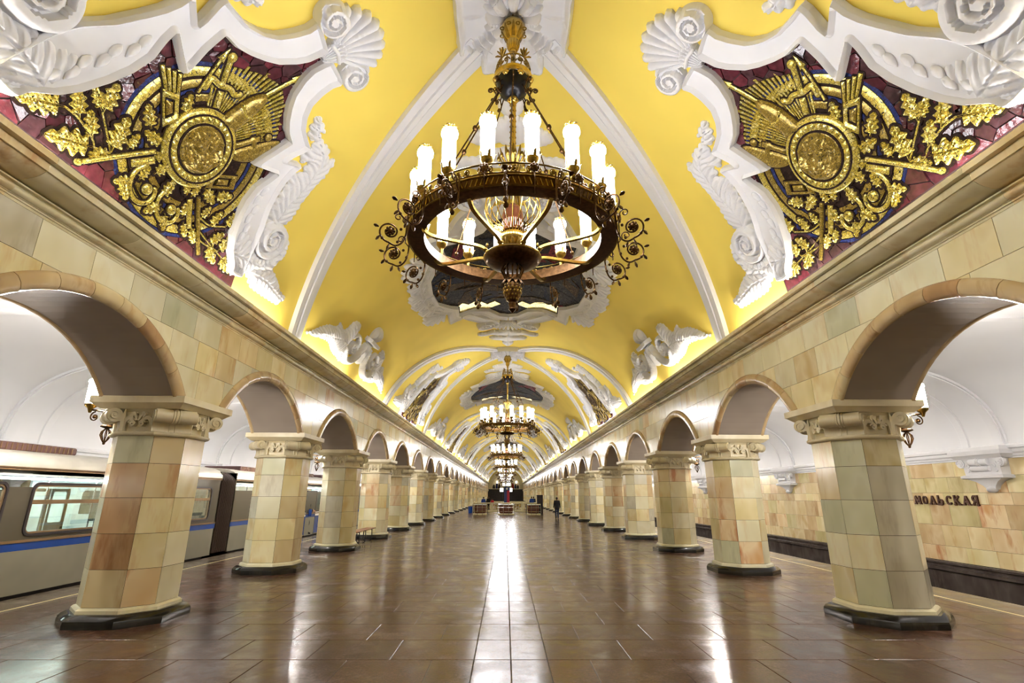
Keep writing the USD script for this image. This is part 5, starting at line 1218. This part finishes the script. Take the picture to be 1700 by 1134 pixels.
def leaf(ob, side, y0, y1, x, blue=False):
    """A sliding door leaf: blue below, a white band, dark above with a tall window."""
    w = rrect(y0 + 0.12, y1 - 0.12, 1.28, 2.04, 0.06)
    d = ob('door_leaf', ex(box(y0, 1.14, y1, 2.13).difference(w), 0.03, side(x, 1)), 'train_upper')
    ob('door_lower', ex(box(y0, 0.12, y1, 0.95), 0.03, side(x, 1)), 'train_blue', d)
    ob('door_band', ex(box(y0, 0.95, y1, 1.14), 0.03, side(x, 1)), 'train_white', d)
    ob('door_window', ex(w, 0.01, side(x - 0.01, 1)), 'dark_pane', d)
metro_car(-1.0, 18.6, [(0.2, 2.4), (3.9, 5.9), (8.4, 10.66), (11.3, 13.75), (15.95, 18.05)], [(2.6, 3.8), (6.4, 7.7), (14.2, 15.5)], 'nearest grey metro car with a blue stripe and lit windows')
metro_car(19.6, 39.2, [(21.9, 24.0), (24.4, 26.2), (29.6, 31.7), (32.1, 34.2)], [(20.4, 21.7), (26.85, 28.15), (34.6, 35.9)], 'second metro car, behind the bellows, with an open blue door', (26.85, 28.15))
bl = thing('bellows', (-11.3, 19.1, 0.06), 'dark ribbed bellows joining the two metro cars', 'bellows')
for i in range(9):
    y = 18.64 + i * 0.112
    P = [(-9.99, 0.10), (-9.99, 2.45), (-10.06, 2.60), (-10.25, 2.74), (-10.6, 2.80), (-12.0, 2.80), (-12.4, 2.70), (-12.58, 2.45), (-12.58, 0.10)]
    obj('fold', mv(cat_([loft([[(x + dx, y + dy, z) for dx, dy in ((0.0, 0.0), (0.03 if x > -11 else -0.03, 0.028), (0.0, 0.056), (-0.12 if x > -11 else 0.12, 0.028))] for x, z in P])]), (11.3, -19.1, -0.06)), 'bellows_brown', bl, smooth=30)
obj('liner', mv(bx(-12.5, -10.12, 18.62, 19.58, 0.10, 2.62), (11.3, -19.1, -0.06)), 'rubber', bl)
# ------------------------------------------------------------------ people
def hull(pts):
    return m3.Manifold.batch_hull([m3.Manifold.sphere(r, 14).translate(tuple(p)) for p, r in pts])
def chain(ps, rs): return [hull([(ps[i], rs[i]), (ps[i + 1], rs[i + 1])]) for i in range(len(ps) - 1)]
def soft(ms, res=0.03, it=8):
    M = m3.Manifold.batch_boolean(ms, m3.OpType.Add).refine_to_length(res)
    v, f = man(M); tm = trimesh.Trimesh(v, f, process=True)
    trimesh.smoothing.filter_taubin(tm, iterations=it); return np.array(tm.vertices), np.array(tm.faces)
def person(loc, rotz, label, coat, legs, H=1.76, stride=0.0, arms='down', bag=None, group=None, hairm='hair'):
    k = H / 1.76; t = thing('person', loc, label, 'person', group, rotz)
    S = lambda p: tuple(np.array(p) * k)
    J = {}
    for s, n in ((-1, 'l'), (1, 'r')):
        st = stride * s
        J['hip' + n] = (0.09 * s, 0, 0.92); J['knee' + n] = (0.10 * s, 0.04 + 0.45 * st + (0.05 if st < 0 else 0), 0.50); J['ank' + n] = (0.105 * s, -0.02 + 0.9 * st, 0.085 + (0.07 if st < 0 else 0)); J['toe' + n] = (0.12 * s, 0.15 + 0.9 * st, 0.03)
        J['sh' + n] = (0.185 * s, -0.01, 1.43)
        if arms == 'up' and s > 0: J['el' + n] = (0.27 * s, 0.10, 1.50); J['wr' + n] = (0.20 * s, 0.26, 1.70)
        elif arms == 'bent': J['el' + n] = (0.25 * s, -0.02, 1.16); J['wr' + n] = (0.17 * s, 0.20, 1.10)
        else: J['el' + n] = (0.245 * s, -0.03 - 0.25 * st, 1.16); J['wr' + n] = (0.265 * s, 0.05 - 0.5 * st, 0.92)
    j = lambda n: S(J[n])
    trunk = [hull([(S((0.08, 0, 0.95)), .105 * k), (S((-0.08, 0, 0.95)), .105 * k), (S((0.07, 0, 1.12)), .095 * k), (S((-0.07, 0, 1.12)), .095 * k)]), hull([(S((0.07, 0, 1.12)), .095 * k), (S((-0.07, 0, 1.12)), .095 * k), (S((0.11, 0, 1.36)), .10 * k), (S((-0.11, 0, 1.36)), .10 * k)]), hull([(S((0.16, 0, 1.42)), .055 * k), (S((-0.16, 0, 1.42)), .055 * k), (S((0, 0, 1.47)), .065 * k)])]
    head = [hull([(S((0, -0.02, 1.665)), .088 * k), (S((0, 0.03, 1.655)), .078 * k), (S((0, 0.055, 1.58)), .045 * k), (S((0, -0.01, 1.59)), .058 * k)]), hull([(S((0, -0.01, 1.48)), .056 * k), (S((0, 0, 1.58)), .052 * k)]),
            hull([(S((0, 0.105, 1.66)), .010 * k), (S((0, 0.128, 1.625)), .013 * k)]), hull([(S((0, 0.10, 1.585)), .010 * k), (S((0.015, 0.097, 1.585)), .008 * k), (S((-0.015, 0.097, 1.585)), .008 * k)])]
    for s in (-1, 1): head.append(hull([(S((0.086 * s, -0.01, 1.66)), .016 * k), (S((0.084 * s, -0.005, 1.615)), .010 * k)]))
    body = list(trunk) + head
    for n, s in (('l', -1), ('r', 1)):
        body += chain([j('hip' + n), j('knee' + n), j('ank' + n)], [.082 * k, .056 * k, .038 * k]) + chain([j('sh' + n), j('el' + n), j('wr' + n)], [.05 * k, .04 * k, .028 * k])
        w, e = np.array(j('wr' + n)), np.array(j('el' + n)); d = (w - e) / np.linalg.norm(w - e); side_ = np.cross(d, [s * 1.0, 0, 0.01]); side_ /= np.linalg.norm(side_)
        pe = w + d * 0.085 * k; body.append(hull([(w, .024 * k), (pe + side_ * 0.028 * k, .013 * k), (pe - side_ * 0.028 * k, .013 * k)]))
        nrm = np.cross(side_, d)
        for q, L in ((-1.5, .06), (-0.5, .075), (0.5, .08), (1.5, .07)):
            b0 = pe + side_ * q * 0.019 * k; m1 = b0 + d * L * 0.55 * k; body += chain([b0, m1, m1 + (d * 0.8 + nrm * 0.6 * s) * L * 0.5 * k], [.0095 * k, .0088 * k, .0075 * k])
        th0 = w + d * 0.03 * k + side_ * 0.02 * k; body += chain([th0, th0 + (side_ + d * 0.6) * 0.035 * k, th0 + (side_ * 0.9 + d * 1.5) * 0.045 * k], [.012 * k, .0105 * k, .009 * k])
    obj('body', soft(body, 0.02, 4), 'skin', t, smooth=True)
    obj('hair', soft([hull([(S((0, -0.03, 1.69)), .092 * k), (S((0, 0.01, 1.70)), .084 * k)]), hull([(S((0, -0.055, 1.62)), .07 * k), (S((0, -0.03, 1.68)), .088 * k)])], 0.03, 4), hairm, t, smooth=True)
    g = 0.022 * k
    cl = [hull([(S((0.09, 0, 0.86)), .125 * k), (S((-0.09, 0, 0.86)), .125 * k), (S((0.08, 0, 1.12)), .115 * k), (S((-0.08, 0, 1.12)), .115 * k)]), hull([(S((0.08, 0, 1.12)), .115 * k), (S((-0.08, 0, 1.12)), .115 * k), (S((0.12, 0, 1.36)), .122 * k), (S((-0.12, 0, 1.36)), .122 * k)]), hull([(S((0.17, 0, 1.42)), .07 * k), (S((-0.17, 0, 1.42)), .07 * k), (S((0, -0.01, 1.48)), .075 * k)])]
    for n in 'lr': cl += chain([j('sh' + n), j('el' + n), tuple(np.array(j('el' + n)) * 0.1 + np.array(j('wr' + n)) * 0.9)], [.075 * k, .06 * k, .05 * k])
    obj('jacket', soft(cl, 0.03, 8), coat, t, smooth=True)
    tr = [hull([(S((0.085, 0, 0.93)), .112 * k), (S((-0.085, 0, 0.93)), .112 * k)])]
    for n in 'lr': tr += chain([j('hip' + n), j('knee' + n), tuple(np.array(j('ank' + n)) + [0, 0, 0.03])], [.102 * k, .075 * k, .062 * k])
    obj('trousers', soft(tr, 0.03, 8), legs, t, smooth=True)
    for n in 'lr':
        obj('shoe', soft([hull([(np.array(j('ank' + n)) + [0, -0.03, -0.03], .045 * k), (j('toe' + n), .032 * k), (np.array(j('ank' + n)) + [0, 0, 0.02], .045 * k)])], 0.03, 3), 'cloth_black', t, smooth=True)
    if bag: obj('bag', rbx(*bag[0], 0.04), bag[1], t, smooth=40)
    return t
person((4.52, 48.0, 0), 0, 'man in a black jacket and jeans walking away by the right-hand columns', 'cloth_black', 'cloth_navy', 1.80, 0.16)
person((-10.12, 27.55, 0.10), -60, 'passenger in dark clothes with a blue bag in the open metro car door', 'cloth_black', 'cloth_black', 1.80, 0.05, 'bent', ((0.20, 0.34, -0.16, 0.16, 0.85, 1.18), 'train_blue'))
person((-2.95, 70.6, 0), 10, 'person in a blue shirt left of the stair balustrade', 'cloth_blue', 'cloth_black', 1.72, 0.05)
person((-2.35, 71.8, 0), -30, 'person in a black coat at the balustrade beside the one in blue', 'cloth_black', 'cloth_black', 1.78)
person((-1.85, 73.0, 0), 20, 'person in a red jacket behind the stair balustrade', 'cloth_red', 'cloth_navy', 1.50)
person((3.40, 71.0, 0), 0, 'person in bright blue at the right end of the balustrade', 'train_blue', 'cloth_navy', 1.78)
person((3.72, 72.4, 0), 15, 'person in dark blue beside the dark information stand', 'cloth_navy', 'cloth_black', 1.78)
# ------------------------------------------------------------------ bench between the left columns
b = thing('bench', (-6.35, 24.1, 0), 'wooden slatted bench with black legs between two left columns', 'bench')
for i in range(4): obj('slat', rbx(-0.22 + 0.112 * i, -0.22 + 0.10 + 0.112 * i, -1.5, 1.5, 0.50, 0.54, 0.008), 'wood', b)
for y in (-1.2, -0.2, 0.9):
    obj('leg', cat_([tube(spline([(-0.18, y, 0.50), (-0.19, y, 0.2), (-0.15, y, 0.02), (0.15, y, 0.02), (0.19, y, 0.2), (0.18, y, 0.50)], 4), 0.018, 6), bx(-0.2, 0.2, y - 0.02, y + 0.02, 0.47, 0.50)]), 'black_iron', b, smooth=40)
# ------------------------------------------------------------------ the stair well in the middle of the hall
for x, wd, lab in ((-2.72, 1.5, 'left of the three chrome barriers with brown boxes before the balustrade'), (0.0, 1.75, 'middle of the three chrome barriers with brown boxes before the balustrade'), (2.88, 1.5, 'right of the three chrome barriers with brown boxes before the balustrade')):
    t = thing('barrier', (x, 56.5, 0), lab, 'barrier', 'chrome barriers before the stair balustrade')
    h = wd / 2
    obj('plinth', rbx(-h, h, -0.25, 0.9, 0.0, 0.14, 0.02), 'stone_rail', t)
    obj('brown_box', rbx(-h + 0.14, h - 0.14, 0.0, 0.75, 0.14, 0.98, 0.16), 'brown_leather', t, smooth=40)
    obj('cover', rbx(-h + 0.05, h - 0.05, -0.05, 0.8, 0.98, 1.06, 0.03), 'train_white', t)
    for xx in (-h, -h / 3 + 0.0, h / 3, h): obj('post', tube([(xx, -0.3, 0), (xx * 0.96, -0.3, 1.10)], 0.022 if abs(xx) < h else 0.035, 8), 'chrome', t, smooth=40)
    for z in (0.35, 0.72, 1.10): obj('rail', tube([(-h, -0.3, z), (h, -0.3, z)], 0.02, 8), 'chrome', t, smooth=40)
    for s in (-1, 1): obj('side_frame', tube([(s * h, -0.3, 0.04), (s * h * 0.97, -0.3, 1.1), (s * h * 0.97, 0.7, 1.1), (s * h, 0.75, 0.04)], 0.03, 8), 'black_iron', t, smooth=40)
def balustrade(y, x0, x1, n, label):
    t = thing('balustrade', ((x0 + x1) / 2, y, 0), label, 'balustrade'); w = (x1 - x0) / 2; st = 2 * w / n
    obj('foot', rbx(-w, w, -0.18, 0.18, 0.0, 0.2, 0.02), 'stone_rail', t); obj('handrail', rbx(-w - 0.05, w + 0.05, -0.2, 0.2, 0.95, 1.08, 0.03), 'stone_rail', t)
    for i in range(n + 1): obj('pier', rbx(-w + st * i - 0.14, -w + st * i + 0.14, -0.15, 0.15, 0.2, 0.95, 0.02), 'stone_rail', t)
    for i in range(n):
        c = -w + st * (i + 0.5); ms = []
        for s in (-1, 1):
            for z in (0.42, 0.72):
                ms.append(tube([(c + s * (st * 0.19) + q[0], 0, z + q[1]) for q in spiral((0, 0), 0.15, 0.03, s, 1.6 * s, 24)], 0.03, 6))
            ms.append(tube([(c + s * st * 0.37, 0, 0.2), (c + s * st * 0.30, 0, 0.57), (c + s * st * 0.37, 0, 0.95)], 0.02, 5))
        ms += [ring(0.10, 0.025, 14, 6), ball((0, 0, 0), 0.07, 8)]
        ms[-2] = (np.stack([ms[-2][0][:, 0] + c, ms[-2][0][:, 2], ms[-2][0][:, 1] + 0.57], 1), ms[-2][1]); ms[-1] = mv(ms[-1], (c, 0, 0.57))
        obj('grille', cat_(ms), 'grille_gold', t, smooth=45)
balustrade(66.5, -3.6, 3.9, 4, 'pale stone balustrade with gilt grilles at the stair well, nearer one')
balustrade(78.0, -2.3, 4.2, 4, 'pale stone balustrade with gilt grilles at the far side of the stair well')
for s in (-1, 1):
    t = thing('balustrade_wing', (s * 3.9, 69.5, 0), f'sloping stone rail at the {"left" if s < 0 else "right"} end of the balustrade', 'balustrade')
    obj('handrail', rbx(-0.15, 0.15, -3.0, 3.0, 0.9, 1.05, 0.03), 'stone_rail', t); obj('panel', rbx(-0.1, 0.1, -3.0, 3.0, 0.0, 0.9, 0.02), 'stone_rail', t)
t = thing('banner_stand', (0.12, 71.0, 0), 'tall banner stand, half blue and half red, behind the balustrade', 'banner')
obj('blue_panel', rbx(-0.36, 0.0, -0.06, 0.06, 0.0, 2.55, 0.015), 'banner_blue', t); obj('red_panel', rbx(0.0, 0.36, -0.06, 0.06, 0.0, 2.55, 0.015), 'banner_red', t)
obj('head_panel', rbx(-0.36, 0.36, -0.06, 0.06, 2.55, 3.0, 0.015), 'seat_blue', t)
obj('roundel', (lambda m: (np.stack([m[0][:, 0], m[0][:, 2] - 0.065, m[0][:, 1] + 2.78], 1), m[1]))(lathe([(0.14, 0.01), (0.14, -0.01), (0.001, -0.012)], 20)), 'train_white', t)
t = thing('info_stand', (3.62, 57.6, 0), 'dark upright information stand beside the right barrier', 'information stand')
obj('panel', rbx(-0.32, 0.32, -0.06, 0.06, 0.05, 2.0, 0.02), 'stand_black', t); obj('foot', rbx(-0.35, 0.35, -0.2, 0.2, 0.0, 0.06, 0.02), 'stand_black', t); obj('notice', cat_([bx(-0.18, 0.18, -0.066, -0.06, 1.6, 1.66), bx(-0.14, 0.14, -0.066, -0.06, 1.42, 1.46)]), 'portal_dark', t)
t = thing('litter_bin', (-4.05, 61.5, 0), 'small blue bin on the floor by the left columns', 'bin')
obj('bucket', lathe([(0.0, 0.0), (0.22, 0.0), (0.27, 0.6), (0.29, 0.66), (0.25, 0.66), (0.21, 0.1), (0, 0.1)], 16), 'train_blue', t, smooth=40); obj('lid', lathe([(0.30, 0.66), (0.28, 0.72), (0.1, 0.78), (0, 0.78)], 16), 'banner_blue', t, smooth=40)
# notice on a right-hand column
t = thing('yellow_notice', (XA - 0.36, colY(13) - 0.36 - 0.12, 1.55), 'yellow-green paper notice high on a distant right column', 'notice', rotz=-45)
obj('sheet', bx(-0.22, 0.22, -0.012, 0.0, 0.55, 1.25), 'sign_yellow', t); obj('lower_sheet', bx(-0.20, 0.20, -0.011, 0.0, 0.0, 0.50), 'yellow_paint', t)
# hanging direction signs, the lit screen, the far end wall
for x in (-0.72, 0.78):
    t = thing('post_sign', (x, 90.0, 2.5), f'small lit white sign on a thin post at the {"left" if x < 0 else "right"} beyond the banner', 'sign')
    obj('face', rbx(-0.29, 0.29, -0.05, 0.05, 0, 0.62, 0.02), 'sign_glow', t); obj('post', cat_([tube([(0, 0.06, -2.5), (0, 0.06, 0.6)], 0.03, 6), bx(-0.2, 0.2, -0.1, 0.2, -2.5, -2.46)]), 'black_iron', t)
t = thing('screen', (0.32, 172.0, 4.75), 'bright white display screen high on the far end wall', 'screen')
obj('display', bx(-1.3, 1.3, -0.05, 0.05, 0, 1.6), 'screen_glow', t); obj('frame', cat_([bx(-1.4, 1.4, -0.02, 0.12, -0.1, 0.0), bx(-1.4, 1.4, -0.02, 0.12, 1.6, 1.7), bx(-1.4, -1.3, -0.02, 0.12, 0, 1.6), bx(1.3, 1.4, -0.02, 0.12, 0, 1.6), bx(-1.3, 1.3, 0.051, 0.12, 0, 1.6)]), 'black_iron', t)
obj('pole', cat_([bx(-1.1, -1.0, 0.02, 0.1, -4.75, -0.1), bx(1.0, 1.1, 0.02, 0.1, -4.75, -0.1)]), 'black_iron', t)
w = thing('wall_end', (0, 0, 0), kind='structure')
ye = Y1 + 0.003
obj('lunette', bx(-6.6, 6.6, ye + 0.25, ye + 0.45, 3.7, 10.6), 'marble_far', w)
obj('portal_surround', bx(-14.4, 14.4, ye + 0.2, ye + 0.45, -1.3, 3.8), 'portal_dark', w)
arc = [(4.9 * math.cos(q), 4.2 + 4.4 * math.sin(q)) for q in np.linspace(0, PI, 25)]
obj('arch_rim', ex(Polygon([(6.1, 3.9), (6.1, 10.4), (-6.1, 10.4), (-6.1, 3.9), (-4.9, 3.9)] + arc[::-1] + [(4.9, 3.9)]), 0.25, lambda v: np.stack([v[:, 0], ye + v[:, 2], v[:, 1]], 1)), 'marble_olive', w)
t = thing('end_mural', (0, ye + 0.2, 4.0), 'dim mural of plain coloured shapes in the arch of the far end wall', 'mural')
rg = np.random.default_rng(2)
for i, (x, wd, h0, m_) in enumerate(((-4.0, 0.9, 1.3, 'grey_tesserae'), (-3.0, 0.8, 2.0, 'blue_tesserae'), (-2.2, 0.7, 1.6, 'dark_tesserae'), (2.4, 0.8, 1.9, 'crimson_tesserae'), (3.3, 0.7, 1.5, 'blue_tesserae'), (4.1, 0.8, 1.2, 'grey_tesserae'), (0.0, 1.6, 0.7, 'dark_tesserae'))):
    obj('coloured_shape', ex(Polygon(spline([(x - wd / 2, 0.0), (x - wd * 0.4, h0 * 0.6), (x, h0), (x + wd * 0.4, h0 * 0.7), (x + wd / 2, 0.0)], 4)), 0.03, lambda v: np.stack([v[:, 0], -v[:, 2], v[:, 1]], 1)), m_, t)
for x in (-2.9, 3.6):
    t = thing('end_wall_lamp', (x, ye - 0.15, 5.6), f'small glass lamp on the far end wall, {"left" if x < 0 else "right"} of the screen', 'wall lamp')
    obj('glass_shade', lathe([(0.1, 0.1), (0.25, 0.12), (0.27, 0.8), (0.1, 0.85)], 12), 'sign_glow', t); obj('cup', lathe([(0.02, -0.15), (0.2, 0.05), (0.27, 0.1), (0.1, 0.12)], 12), 'bronze', t)
